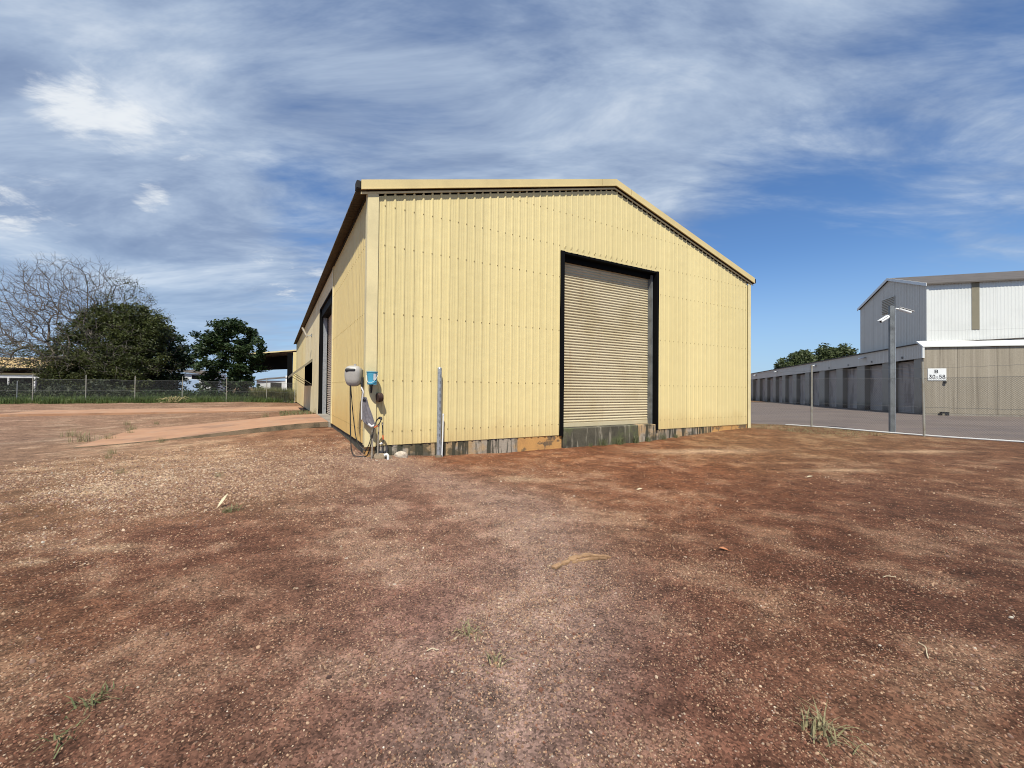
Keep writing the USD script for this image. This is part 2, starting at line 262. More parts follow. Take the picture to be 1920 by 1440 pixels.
m_whiteclad = mat('white_cladding', (0.62, 0.62, 0.585), (0.57, 0.57, 0.535), rough=0.5, var=0.03, scale=0.5)
m_greyclad = mat('pale_cladding', (0.53, 0.48, 0.395), (0.50, 0.45, 0.37), rough=0.55, var=0.04, scale=0.5)
m_stdoor = mat('storage_door', (0.40, 0.35, 0.305), (0.34, 0.295, 0.255), rough=0.55, var=0.08, scale=0.6, extra=[((0.11, 0.09, 0.08), 0.8, (2, 2, 0.4), (0.52, 0.7), 0.6)])
m_strip = mat('brown_strip', (0.20, 0.175, 0.12), rough=0.7, var=0.08)
m_sroof = mat('storage_roof', (0.095, 0.08, 0.068), (0.075, 0.064, 0.055), rough=0.7, var=0.1)
m_asph = mat('asphalt', (0.150, 0.116, 0.097), (0.118, 0.091, 0.076), rough=0.95, var=0.22, scale=0.25, fine=35, bump=0.008, bscale=80, extra=[((0.10, 0.08, 0.075), 0.12, (1, 3, 1), (0.52, 0.66), 0.5)])
m_bark = mat('bark', (0.12, 0.10, 0.08), (0.075, 0.06, 0.048), rough=0.95, var=0.25, scale=3, fine=20)
m_twig = mat('twig', (0.11, 0.092, 0.078), (0.07, 0.06, 0.05), rough=0.95, var=0.2)
def leafmat(name, a, b, c, tr=0.25): return mat(name, a, b, rough=0.55, var=0.35, scale=0.7, fine=2.6, thr=(0.38, 0.62), spec=0.3, extra=[(c, 1.7, (1, 1, 1), (0.55, 0.72), 0.7)], translucent=tr)
m_leaf_olive = leafmat('leaf_olive', (0.070, 0.082, 0.020), (0.044, 0.055, 0.014), (0.11, 0.115, 0.040))
m_leaf_dark = leafmat('leaf_dark', (0.018, 0.034, 0.012), (0.012, 0.024, 0.009), (0.038, 0.058, 0.018), 0.2)
m_leaf_mid = leafmat('leaf_mid', (0.028, 0.050, 0.014), (0.016, 0.032, 0.010), (0.055, 0.078, 0.020))
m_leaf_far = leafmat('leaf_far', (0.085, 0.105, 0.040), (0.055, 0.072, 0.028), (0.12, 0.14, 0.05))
m_vine = leafmat('leaf_vine', (0.050, 0.060, 0.030), (0.030, 0.036, 0.018), (0.095, 0.10, 0.055))
m_grass = leafmat('grass_green', (0.092, 0.135, 0.034), (0.062, 0.095, 0.025), (0.16, 0.175, 0.065), 0.3)
m_reed = leafmat('grass_reedy', (0.20, 0.20, 0.085), (0.11, 0.125, 0.045), (0.36, 0.32, 0.17), 0.3)
m_weed = mat('weed_blade', (0.23, 0.205, 0.10), (0.32, 0.27, 0.15), rough=0.7, var=0.25, scale=20, translucent=0.25)
m_weedg = mat('weed_green', (0.13, 0.15, 0.06), (0.19, 0.18, 0.09), rough=0.7, var=0.25, scale=20, translucent=0.25)
m_dry = mat('dry_frond', (0.50, 0.42, 0.22), (0.40, 0.32, 0.16), rough=0.8, var=0.15)
m_text = mat('sign_ink', (0.010, 0.011, 0.016), rough=0.6, var=0.02)
m_houseb = mat('blue_sheet', (0.32, 0.42, 0.56), (0.27, 0.36, 0.49), rough=0.6, var=0.1, scale=2)
m_houseg = mat('pale_render', (0.55, 0.55, 0.54), rough=0.8, var=0.06)
m_farroof = mat('far_tan_roof', (0.55, 0.38, 0.17), (0.48, 0.31, 0.12), rough=0.7, var=0.1)
m_clay = mat('clay_crust', (0.33, 0.20, 0.105), (0.22, 0.125, 0.065), rough=0.95, var=0.2, scale=8, bump=0.01)
m_leafb = mat('brown_leaf', (0.40, 0.16, 0.07), rough=0.7, var=0.15)
m_leafp = mat('pale_leaf', (0.52, 0.45, 0.30), rough=0.7, var=0.15)

# ------------------------------------------------------------------ the shed's frame: u along the front, v back along the side
C0 = np.array([-3.29498, 9.31871, 0.0]); UV = np.array([[0.86692, 0.49844, 0], [-0.49844, 0.86692, 0], [0, 0, 1.0]]); YAW = 29.8969
def S(u, v, z=0.0): return C0 + u * UV[0] + v * UV[1] + np.array([0, 0, z])

# ------------------------------------------------------------------ ground
HP = [(0, 0, .05), (-.4, .2, .03), (1.7, 0, -.06), (3.5, 0, -.1), (5.4, 0, -.1), (8.2, 0, -.11), (11.5, 0, .0), (14.8, 0, .13), (18.2, 1.7, .06), (18.2, -.8, .11), (18.2, -4.4, .07), (18.2, -6.6, .1), (18.2, -12, .1),
      (-.3, 3, .12), (-.5, 6.5, .13), (-6.3, 5.7, -.09), (-6.3, 11.6, -.09), (-3, 6.3, .03), (-12, 20, -.03), (-3, 36, .19), (-18, 36, .19), (-30, 36, .15), (-10, 30, .1), (-.4, 12.8, .27), (-.5, 20, .12), (-.5, 37, .06), (-3, 16, .1)]
hp = np.array([list(S(u, v)[:2]) + [z] for u, v, z in HP] + [[0, 0, 0], [-4, 3, -.02], [4, 3, 0], [-12, 4, -.05], [-25, 8, -.05], [10, 2, .02], [0, -8, 0], [18, -8, 0.05], [-18, -8, -.05], [3, 7, -.06], [0, 6, -.03], [60, 20, 0], [-60, 20, 0.1], [-60, 60, .2], [20, 80, 0], [60, 80, 0], [0, -60, 0], [-60, -60, 0], [60, -60, 0]])
h_rbf = RBFInterpolator(hp[:, :2] / 10, hp[:, 2], kernel='thin_plate_spline', smoothing=1e-4)
def sstep(a, b, x): t = np.clip((x - a) / (b - a), 0, 1); return t * t * (3 - 2 * t)
def ground_h(xy, fine=True):
    xy = np.atleast_2d(np.asarray(xy, float))
    h = np.clip(h_rbf(np.clip(xy, -60, 80) / 10), -.3, .35)
    uu = (xy - C0[:2]) @ UV[0][:2]
    r = np.hypot(xy[:, 0], xy[:, 1])
    k = sstep(18.45, 19.2, uu) ; h = h * (1 - k) + (-0.05) * k
    k2 = sstep(55, 80, r); h = h * (1 - k2) + 0.02 * k2
    if fine:
        p = np.c_[xy, np.zeros(len(xy))]
        h = h + (1 - k) * ((meshkit.fbm(p * 0.9, 3, 5) - .5) * .05 + (meshkit.fbm(p * 4.5, 3, 9) - .5) * .022 * np.exp(-r / 25))
    return h
def axis(lo, hi, near, step, grow):
    out = [0.0]; s = step
    while out[-1] < hi: s = step if out[-1] < near else s * grow; out.append(out[-1] + s)
    neg = [0.0]; s = step
    while neg[-1] > lo: s = step if -neg[-1] < near else s * grow; neg.append(neg[-1] - s)
    return np.array(neg[:0:-1] + out)
gx = axis(-900, 900, 6.0, 0.06, 1.035); gy = axis(-40, 1500, 8.0, 0.05, 1.035)
GX, GY = np.meshgrid(gx, gy); XY = np.c_[GX.ravel(), GY.ravel()]; nx, ny = len(gx), len(gy)
ii = (np.arange(ny - 1)[:, None] * nx + np.arange(nx - 1)).ravel()
gf = np.c_[ii, ii + 1, ii + nx + 1, ii + nx]
# the soil's own colour, from dark laterite to pale washed gravel
GC = np.array([(-2.02,1.84,0.093,0.049,0.033),(-1.08,1.85,0.117,0.066,0.048),(0.02,1.86,0.102,0.058,0.048),(0.83,1.87,0.098,0.048,0.033),(1.83,2.21,0.121,0.066,0.043),(2.24,1.88,0.088,0.046,0.029),(3.21,2.69,0.076,0.039,0.026),(-2.87,2.60,0.098,0.050,0.029),(-1.54,2.62,0.117,0.066,0.046),(-0.59,2.94,0.146,0.088,0.072),(0.17,2.96,0.153,0.098,0.081),(1.13,2.97,0.093,0.048,0.035),(2.10,2.99,0.076,0.037,0.023),(3.08,3.01,0.069,0.033,0.021),(-4.94,4.45,0.105,0.058,0.035),(-3.24,4.50,0.102,0.050,0.033),(-1.51,4.55,0.131,0.075,0.055),(0.25,4.59,0.170,0.109,0.084),(1.45,4.62,0.117,0.066,0.043),(3.28,4.67,0.088,0.041,0.024),(5.46,4.73,0.081,0.041,0.026),(-6.61,5.95,0.190,0.121,0.069),(-5.55,7.04,0.232,0.153,0.093),(-3.21,6.07,0.165,0.102,0.062),(-2.04,6.11,0.131,0.076,0.058),(0.34,6.20,0.165,0.105,0.081),(2.37,6.27,0.131,0.058,0.031),(5.30,6.38,0.105,0.049,0.028),(-9.30,8.35,0.223,0.142,0.088),(-7.77,9.84,0.262,0.170,0.105),(-5.29,9.98,0.190,0.111,0.066),(-2.51,8.12,0.165,0.098,0.069),(-1.22,8.65,0.150,0.066,0.033),(1.13,9.57,0.148,0.064,0.030),(3.03,9.68,0.142,0.062,0.031),(6.11,10.67,0.131,0.069,0.035),(10.52,10.94,0.111,0.058,0.033),(9.15,7.66,0.102,0.053,0.031),(-14.80,12.55,0.223,0.142,0.098),(-20.28,18.18,0.262,0.160,0.105),(-18.87,22.04,0.278,0.170,0.109),(-18.32,27.68,0.241,0.142,0.093),(-30.97,25.39,0.278,0.165,0.111),(-11.95,23.04,0.203,0.111,0.062),(-6.17,14.90,0.121,0.055,0.029),(10.22,14.56,0.131,0.076,0.038),(12.78,13.29,0.121,0.066,0.035),
               (-12, 0, .105, .058, .036), (12, 0, .085, .043, .027), (0, -10, .11, .06, .04), (-60, 60, .2, .13, .08), (60, 60, .14, .09, .06)])
far_left = (GC[:, 0] < -10) & (GC[:, 1] > 11); GC[far_left, 2:] *= (.78, .84, .88)
def polar(xy):
    r = np.hypot(xy[:, 0], xy[:, 1]); s = np.log1p(r) / np.maximum(r, 1e-6); return xy * s[:, None]
c_rbf = RBFInterpolator(polar(GC[:, :2]), np.log(GC[:, 2:]), kernel='linear', smoothing=0.02)
TRK = np.array([(-3.2, 9.6), (-1.64, 7.9), (-.24, 6.1), (.34, 4.4), (.39, 3.3), (.1, 2.4), (-.14, 1.8), (-.4, .9)])
def soft_marks(xy):
    """worn pale track curving through the yard, and a few patches of washed sand"""
    d = np.full(len(xy), 9e9)
    for a, b in zip(TRK[:-1], TRK[1:]):
        t = np.clip(((xy - a) @ (b - a)) / ((b - a) @ (b - a)), 0, 1); d = np.minimum(d, np.linalg.norm(xy - a - t[:, None] * (b - a), axis=1))
    sp = np.zeros(len(xy))
    for x, y, rx, ry in ((7.0, 8.7, .8, .16), (10.9, 11.0, 1.1, .2), (.3, 7.6, .5, .18), (5.3, 11.6, 1.6, .35), (-3.9, 4.15, .22, .10), (-4.3, 3.8, .15, .08)): sp = np.maximum(sp, np.exp(-((xy[:, 0] - x) / rx) ** 2 - ((xy[:, 1] - y) / ry) ** 2))
    return np.exp(-(d / (.38 + .035 * np.hypot(xy[:, 0], xy[:, 1]))) ** 2), sp
def ground_col(xy):
    p = np.c_[xy, np.zeros(len(xy))]; r = np.hypot(xy[:, 0], xy[:, 1])
    w = np.stack([meshkit.fbm(p * 0.45, 4, 21), meshkit.fbm(p * 0.45, 4, 33)], 1) - .5
    c = np.exp(c_rbf(polar(np.clip(xy + w * np.minimum(r, 12)[:, None] * .35, -70, 80))))
    n1 = meshkit.fbm(p * 0.8, 5, 41) - .5; n2 = meshkit.fbm(p * np.array([3.1, 3.1, 1]), 4, 55) - .5
    n3 = meshkit.fbm(p * np.array([1.7, 1.7, 1]) + 5, 5, 77) - .5
    k = np.exp(.22 * n1 + .38 * n3 + .7 * n2) * np.array([.90])
    pale = sstep(.0, .30, .8 * n3 + .9 * n2 + .35 * n1)
    base = c * k[:, None] * np.array([1.05, .925, .85])
    dust = c * np.array([1.32, 1.38, 1.34]) + np.array([.042, .030, .019])
    c = base * (1 - .68 * pale[:, None]) + dust * .68 * pale[:, None]
    tk, sp_ = soft_marks(xy + .35 * w)
    c = c * (1 - .6 * tk[:, None]) + .6 * tk[:, None] * np.array([.205, .140, .112]) * np.exp(.5 * n2 + .4 * n3)[:, None]
    c = c * (1 - .75 * sp_[:, None]) + .75 * sp_[:, None] * np.array([.36, .24, .145])
    band = sstep(-1.5, -5.0, xy[:, 0]) * sstep(4.4, 6.2, xy[:, 1] + 4 * n1) * sstep(15, 10, xy[:, 1] + 3 * n1)
    dens = np.clip(0.20 + .35 * tk + .75 * band + 2.4 * (c.mean(1) - .075) + 1.0 * n1 + .6 * n3, 0.04, 1)
    return np.clip(c, .01, .5), dens
gc, gd = ground_col(XY)
m_ground = usdkit.material(stage, '/World/Looks/ground_soil', {
    "a": ("attribute", {"attribute": "tint"}), "d": ("attribute", {"attribute": "stones"}), "g": ("geometry", {}),
    "v1": ("voronoi_texture", {"scale": 58.0, "randomness": 1.0}), "s1": ("separate_color", {}), "t1": ("math", {"math_type": "less_than"}), "e1": ("map_range", {"range_type": "smoothstep", "from_min": 0.30, "from_max": 0.42, "to_min": 1.0, "to_max": 0.0, "clamp": True}), "k1": ("math", {"math_type": "multiply"}),
    "dm": ("math", {"math_type": "multiply_add", "value2": 0.72, "value3": 0.05}),
    "v2": ("voronoi_texture", {"scale": 90.0, "randomness": 1.0}), "s2": ("separate_color", {}), "r2": ("map_range", {"from_min": 0.0, "from_max": 1.0, "to_min": 0.45, "to_max": 1.6}),
    "nl": ("noise_texture", {"scale": 9.0, "detail": 8, "roughness": 0.7}), "rl": ("map_range", {"from_min": 0.32, "from_max": 0.68, "to_min": 0.7, "to_max": 1.3}),
    "m1": ("mix_color", {"blend_type": "multiply", "fac": 1.0, "use_clamp": False}), "m2": ("mix_color", {"blend_type": "multiply", "fac": 1.0, "use_clamp": False}),
    "st": ("rgb_ramp", {"ramp": [(0, (.17, .07, .04)), (.25, (.30, .17, .10)), (.5, (.40, .27, .17)), (.75, (.30, .20, .15)), (.93, (.46, .35, .25)), (1, (.60, .54, .46))]}), "nw": ("noise_texture", {"scale": 4.0, "detail": 10, "roughness": 0.80}), "rw": ("map_range", {"from_min": 0.36, "from_max": 0.64, "to_min": 0.55, "to_max": 1.48}), "m4": ("mix_color", {"blend_type": "multiply", "fac": 1.0, "use_clamp": False}), "m3": ("mix_color", {"use_clamp": False}), "tm": ("mix_color", {"blend_type": "mix", "fac": 0.45}),
    "h": ("math", {"math_type": "multiply_add", "value2": 0.8}), "b": ("bump", {"strength": 0.75, "distance": 0.012}), "p": ("principled_bsdf", {"roughness": 0.95, "specular_ior_level": 0.15})},
    [("g.position", "v1.vector"), ("v1.color", "s1.color"), ("s1.r", "t1.value1"), ("d.fac", "dm.value1"), ("dm.value", "t1.value2"), ("v1.distance", "e1.value"), ("t1.value", "k1.value1"), ("e1.result", "k1.value2"),
     ("g.position", "v2.vector"), ("v2.color", "s2.color"), ("s2.r", "r2.value"), ("g.position", "nl.vector"), ("nl.fac", "rl.value"),
     ("a.color", "m1.a"), ("r2.result", "m1.b"), ("m1.result", "m2.a"), ("rl.result", "m2.b"), ("s1.g", "st.fac"), ("m2.result", "m3.a"), ("st.color", "tm.a"), ("a.color", "tm.b"), ("tm.result", "m3.b"), ("k1.value", "m3.fac"), ("m3.result", "m4.a"), ("rw.result", "m4.b"), ("g.position", "nw.vector"), ("nw.fac", "rw.value"), ("m4.result", "p.base_color"),
     ("k1.value", "h.value1"), ("nl.fac", "h.value3"), ("h.value", "b.height"), ("b.normal", "p.normal")], surface="p.BSDF")
gm = usdkit.mesh(stage, '/World/ground', (np.c_[XY, ground_h(XY)], gf), m_ground, smooth=True)
pv = UsdGeom.PrimvarsAPI(gm)
pv.CreatePrimvar('tint', Sdf.ValueTypeNames.Color3fArray, 'vertex').Set(Vt.Vec3fArray.FromNumpy(gc.astype(np.float32)))
pv.CreatePrimvar('stones', Sdf.ValueTypeNames.FloatArray, 'vertex').Set(Vt.FloatArray.FromNumpy(gd.astype(np.float32)))
tag(gm, 'red gravel yard around the yellow shed', kind='structure')

# asphalt yard of the storage units behind the right-hand fence
dv = MB()
e = [S(18.55, -60), S(18.55, 70)]
dv.add([S(18.55, -60, .004), S(95, -60, .004), S(95, 70, .004), S(18.55, 70, .004)], [[0, 1, 2, 3]])
tag(stage.GetPrimAtPath(part('/World', 'asphalt_driveway', dv, m_asph)), 'grey brown asphalt yard in front of the storage units', kind='structure')

# ------------------------------------------------------------------ yellow shed
W, LEN, ZB, PITCHR = 15.0, 38.4, 0.28, 0.267
def roof_z(u): return 6.157 + PITCHR * min(u, W - u)
RIB0, RIBP = 0.349, 0.2275
def rib_profile(a, b):
    """breakpoints (u, outward depth) of ribbed sheet between a and b"""
    pts = {}
    k0 = int((a - RIB0) / RIBP) - 1
    for k in range(k0, int((b - RIB0) / RIBP) + 2):
        r = RIB0 + RIBP * k
        for du, d in ((-.036, 0), (-.016, .019), (.016, .019), (.036, 0), (.078, 0), (.086, .005), (.094, 0), (.134, 0), (.142, .005), (.150, 0)): pts[round(r + du, 5)] = d
    x = np.array(sorted(pts)); y = np.array([pts[k] for k in x])
    keep = [(a, float(np.interp(a, x, y)))] + [(p, q) for p, q in zip(x, y) if a + 1e-4 < p < b - 1e-4] + [(b, float(np.interp(b, x, y)))]
    return keep
shed = thing('yellow_shed', 'large pale yellow ribbed metal shed with gable roof and tall roller door', 'shed', C0, YAW)
D0, D1, DT = 5.40, 9.57, 5.70
cuts = sorted(set([0.19 + 0.91 * k for k in range(17)] + [D0, D1, W / 2, W - 0.14]))
cuts = [c for c in cuts if c <= W - 0.139]
for i, (a, b) in enumerate(zip(cuts[:-1], cuts[1:])):
    if b - a < 0.02: continue
    pr = rib_profile(a, b); lap = 0.0025 * (i % 2)
    over = D0 - 1e-6 <= a and b <= D1 + 1e-6
    lo = [(p, -d - lap, DT if over else ZB) for p, d in pr]; hi = [(p, -d - lap, roof_z(p) - (0.13 if d > .015 else 0.172)) for p, d in pr]
    part(shed, 'wall_sheet', MB().sheet(lo, hi), m_yellow)
# side sheets up to the side door
for i, (a, b) in enumerate([(0.16, 1.1), (1.1, 2.01), (2.01, 2.92), (2.92, 3.83), (3.83, 4.74), (4.74, 5.65), (5.65, 6.56)]):
    pr = rib_profile(a, b); lap = 0.0025 * (i % 2)
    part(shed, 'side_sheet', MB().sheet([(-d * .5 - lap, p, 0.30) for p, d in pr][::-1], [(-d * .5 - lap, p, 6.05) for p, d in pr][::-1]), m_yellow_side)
part(shed, 'corner_flashing', MB().box((-.045, -.045, 0.27), (.20, -.034, 6.06)).box((-.045, -.033, 0.30), (-.030, .17, 6.06)), m_trim, label='pale yellow corner flashing beside the hose reel')
part(shed, 'corner_flashing', MB().box((W - .15, -.045, .12), (W + .04, -.034, roof_z(W) - .14)).box((W + .028, -.033, .12), (W + .04, .2, 6.0)), m_trim, label='corner flashing at the far right end of the gable wall')
part(shed, 'wall_trim', MB().box((-.034, 6.56, .30), (-.004, 6.80, 6.05)), m_trim)
# gable trim strips and barge cappings
for a, b in ((-.2, 7.5), (7.5, 15.2)):
    g = lambda u: 6.157 + PITCHR * (u if u <= 7.5 and b <= 7.5 else W - u)
    q = lambda v0, v1, d0, d1, a=a, b=b: MB().hexa([(a, v0, g(a) + d0), (b, v0, g(b) + d0), (b, v1, g(b) + d0), (a, v1, g(a) + d0)], [(a, v0, g(a) + d1), (b, v0, g(b) + d1), (b, v1, g(b) + d1), (a, v1, g(a) + d1)])
    bc = q(-.115, -.095, -.045, .165); t = q(-.128, -.092, -.055, -.035)
    bc.add(np.vstack(t.v), np.vstack(t.f)); t = q(-.095, .16, .150, .166); bc.add(np.vstack(t.v), np.vstack(t.f))
    part(shed, 'barge_capping', bc, m_barge)
    part(shed, 'gable_trim', q(-.050, -.036, -.135, -.085), m_trim)
    # joints of the capping
    for uj in ((6.9,) if a < 0 else (8.15,)): part(shed, 'capping_joint', MB().hexa([(uj - .006, -.118, g(uj) - .045), (uj + .006, -.118, g(uj) - .045), (uj + .006, -.114, g(uj) - .045), (uj - .006, -.114, g(uj) - .045)], [(uj - .006, -.118, g(uj) + .16), (uj + .006, -.118, g(uj) + .16), (uj + .006, -.114, g(uj) + .16), (uj - .006, -.114, g(uj) + .16)]), m_screw)
for u0, u1 in ((-.30, -.203), (W + .203, W + .30)): part(shed, 'barge_end', MB().box((u0, -.11, 6.06), (u1, .12, 6.25), bev=.02), m_dark)
# roof sheets, corrugated along v
OV = 0.28
for side in (0, 1):
    for k in range(42):
        a, b = -.10 + k * .92, -.10 + (k + 1) * .92
        vs = np.linspace(a, b, 41); wv = 0.026 * np.cos(vs / 0.115 * 2 * np.pi)
        f = (lambda u: u) if side == 0 else (lambda u: W - u)
        lines = []
        for u, dz in ((-OV, 0), (7.5, 0), (7.5, -.006), (-OV, -.006)):
            lines.append([(f(u), v, 6.157 + PITCHR * u + w + dz + .02) for v, w in zip(vs, wv)])
        mb = MB().sheet(lines[0], lines[1]).sheet(lines[2], lines[3]).sheet(lines[3], lines[0])
        part(shed, 'roof_sheet', mb, m_roof)
part(shed, 'eave_purlin', MB().box((-.03, .2, 6.05), (.12, LEN, 6.12)), m_dark)
part(shed, 'interior_lining', MB().box((.75, .75, 0), (W - .6, LEN - .4, 5.9)), m_dark)  # added unseen dark core, keeps sky light from passing through the shed
part(shed, 'rear_wall', MB().box((.02, LEN - .12, .05), (W - .02, LEN, 6.1)).box((W - .12, .3, .05), (W - .01, LEN, 6.1)), m_yellow)
# screws in rows along the girts
sc = MB(); hexa = trimesh.creation.cylinder(radius=.015, height=.007, sections=6)
def screw(p, axis):
    m = hexa.copy(); m.apply_transform(trimesh.geometry.align_vectors([0, 0, 1], axis)); sc.tri(m, p)
for z in (6.83, 5.842, 4.919, 3.346, 1.785, 0.60):
    for k in range(0, 66):
        u = RIB0 + RIBP * k
        if u > W - .2 or z > roof_z(u) - .3 or (D0 < u < D1 and z < DT): continue
        if z > 6.5 and (k % 1): continue
        screw((u, -.024, z), (0, -1, 0))
for k in range(18): screw((D0 + .15 + RIBP * k, -.024, DT + .10), (0, -1, 0))
for z in (4.93, 3.346, 1.785, .62):
    for k in range(28):
        v = RIB0 + RIBP * k
        if v < 6.5: screw((-.022, v, z), (-1, 0, 0))
part(shed, 'screws', sc, m_screw, kind='stuff')
# plinth
pl = [(0.0, .19, m_conc_orange), (.19, 2.9, m_conc), (2.9, 4.0, m_conc), (4.0, D0 + .1, m_conc_orange), (D1 - .18, 12.6, m_conc), (12.6, W, m_conc_orange)]
for a, b, m in pl: part(shed, 'concrete_plinth', MB().box((a + .003, .012, -.35), (b - .003, .3, ZB + .04)), m)
part(shed, 'concrete_plinth', MB().box((.03, .32, -.35), (.3, 6.8, .33)), m_sill)
part(shed, 'concrete_plinth', MB().box((.03, 11.96, -.35), (.3, LEN, .25)), m_conc)
part(shed, 'door_sill', MB().box((D0 + .14, -.03, -.35), (8.62, .42, .462), bev=.015), m_sill, label='stained concrete sill under the front roller door')
part(shed, 'door_sill', MB().box((8.626, -.032, -.35), (D1 - .12, .42, .465), bev=.015), m_conc, label='paler rust streaked end of the door sill')
# front roller door
jl = MB().box((D0 + .004, -.045, .26), (D0 + .135, .34, DT)); part(shed, 'door_jamb', jl, m_black)
jr = MB().box((D1 - .09, -.045, .26), (D1 - .004, .14, DT)); part(shed, 'door_jamb', jr, m_black)
part(shed, 'door_head', MB().box((D0 + .139, .0, DT - .06), (D1 - .095, .34, DT - .003)).box((D0 + .139, .20, DT - .21), (D1 - .095, .30, DT - .061)), m_black)  # lower black box stands in for the shadow band above the curtain
part(shed, 'door_guide', MB().box((D1 - .16, .15, .46), (D1 - .02, .34, DT - .1)), m_galv_dark)
part(shed, 'door_guide', MB().box((D0 + .139, .24, .46), (D0 + .165, .34, DT - .1)), m_galv_dark)
door = part(shed, 'roller_door', MB().box((D0 + .14, .34, .465), (D1 - .14, .36, DT - .02)), m_black, label='beige slatted front roller door, closed')
SP = .0855; th = np.linspace(0, 1, 8)
zz = .60
while zz < DT - .1:
    prof = [(.322 - .026 * math.sin(math.pi * min(1, t * 1.18)) ** .8 if t < .85 else .322, zz + t * SP) for t in th]
    part(door, 'slat', MB().sheet([(D0 + .166, v, z) for v, z in prof][::-1], [(D1 - .161, v, z) for v, z in prof][::-1]), m_slat, smooth=40)
    zz += SP
part(door, 'bottom_rail', MB().box((D0 + .166, .285, .468), (D1 - .161, .335, .598), bev=.006), m_slat)
part(door, 'maker_plate', MB().box((D0 + .22, .279, .50), (D0 + .36, .284, .515)), m_black)
# side door
part(shed, 'door_jamb', MB().box((-.03, 11.80, .30), (.13, 11.95, 5.30)), m_black)
part(shed, 'door_guide', MB().box((.135, 11.74, .30), (.30, 11.93, 5.20)), m_galv)
part(shed, 'door_head', MB().box((-.02, 6.80, 5.30), (.55, 11.95, 5.36)).box((.05, 6.8, 4.95), (.42, 11.74, 5.30)), m_black)
part(shed, 'header_panel', MB().box((-.012, 6.81, 5.365), (.08, 11.95, 6.05)), m_cream)
zs = np.arange(.36, 5.25, .0215); wv = .02 * np.sin(zs / .086 * 2 * np.pi)
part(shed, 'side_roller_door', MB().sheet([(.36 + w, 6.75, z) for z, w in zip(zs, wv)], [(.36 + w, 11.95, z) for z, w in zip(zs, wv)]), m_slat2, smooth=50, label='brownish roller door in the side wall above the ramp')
part(shed, 'side_sill', MB().box((-.08, 6.83, -.2), (.45, 11.9, .355), bev=.02), m_pier, label='worn concrete threshold of the side roller door')
# flat panels of the side wall with the hatch opening
P0 = [11.965, 16.35, 19.7, 23.1, 27.0, 31.0, 35.0, LEN]
for a, b in zip(P0[:-1], P0[1:]):
    m = m_cream if b < 24 else m_cream2
    if 16.3 < a < 23: 
        part(shed, 'wall_panel', MB().box((-.008, a + .012, 3.26), (.10, b - .012, 6.05)), m); part(shed, 'wall_panel', MB().box((-.008, a + .012, .20), (.10, b - .012, 1.72)), m)
    else:
        part(shed, 'wall_panel', MB().box((-.008, a + .012, .18), (.10, b - .012, 6.05)), m)
hatch = part(shed, 'hatch_frame', MB().box((-.02, 16.36, 1.721), (.12, 23.09, 1.80)).box((-.02, 16.36, 3.18), (.12, 23.09, 3.258)).box((-.02, 16.36, 1.801), (.12, 16.44, 3.179)).box((-.02, 23.0, 1.801), (.12, 23.09, 3.179)), m_black)
part(shed, 'hatch_opening', MB().box((.5, 16.3, 1.7), (.55, 23.1, 3.3)), m_dark)  # dark sheet painted as the shade behind the open hatch
fl = MB(); a0, b0 = (-.03, 3.23), (-1.06, 2.36)
fl.hexa([(a0[0], 16.42, a0[1] - .14), (a0[0], 23.0, a0[1] - .14), (b0[0], 23.0, b0[1] - .14), (b0[0], 16.42, b0[1] - .14)], [(a0[0], 16.42, a0[1]), (a0[0], 23.0, a0[1]), (b0[0], 23.0, b0[1]), (b0[0], 16.42, b0[1])])
flap = part(shed, 'hatch_flap', fl, m_strip, label='propped open hatch flap above the side opening')
for v in (16.6, 19.0, 22.7): part(flap, 'strut', MB().cyl((-.95, v, 2.42), (-.02, v, 1.80), .018, 6), m_strip)

# ------------------------------------------------------------------ ramp and old slab at the side
rp = MB()
def rz_(u): return .345 + (-.07 - .345) * sstep(0, 6.6, -u) * 1.0
us = np.linspace(-.085, -6.5, 14); vA = 6.88; vB = 11.95
def ra(u): return 6.88 - .18 * (-u) ; 
top = [[(u, 6.9 - .17 * -u, rz_(u)) for u in us], [(u, 11.95 - .06 * -u, rz_(u)) for u in us]]
bot = [[(x, y, z - .19) for x, y, z in l] for l in top]
rmp = thing('concrete_ramp', 'orange brown concrete ramp sloping up to the side roller door', 'ramp', C0, YAW, kind='structure')
part(rmp, 'ramp_surface', MB().sheet(top[0], top[1]), m_ramp)
part(rmp, 'ramp_edge', MB().sheet(bot[0], top[0]).sheet(top[1], bot[1]).sheet([bot[0][-1], bot[1][-1]], [top[0][-1], top[1][-1]]), m_rampedge)
old = MB()
vs_ = [(-.1, 20.5, .07), (-.1, 26.0, .09), (-14, 25.2, .055), (-14, 21.2, .045)]
old.hexa([(u, v, -.1) for u, v, z in vs_][::-1][0:4][::-1], [(u, v, z + .05) for u, v, z in vs_])
o_ = thing('concrete_apron', 'low worn concrete apron beside the shed wall', 'apron', C0, YAW, kind='structure'); part(o_, 'slab', old, m_ramp)

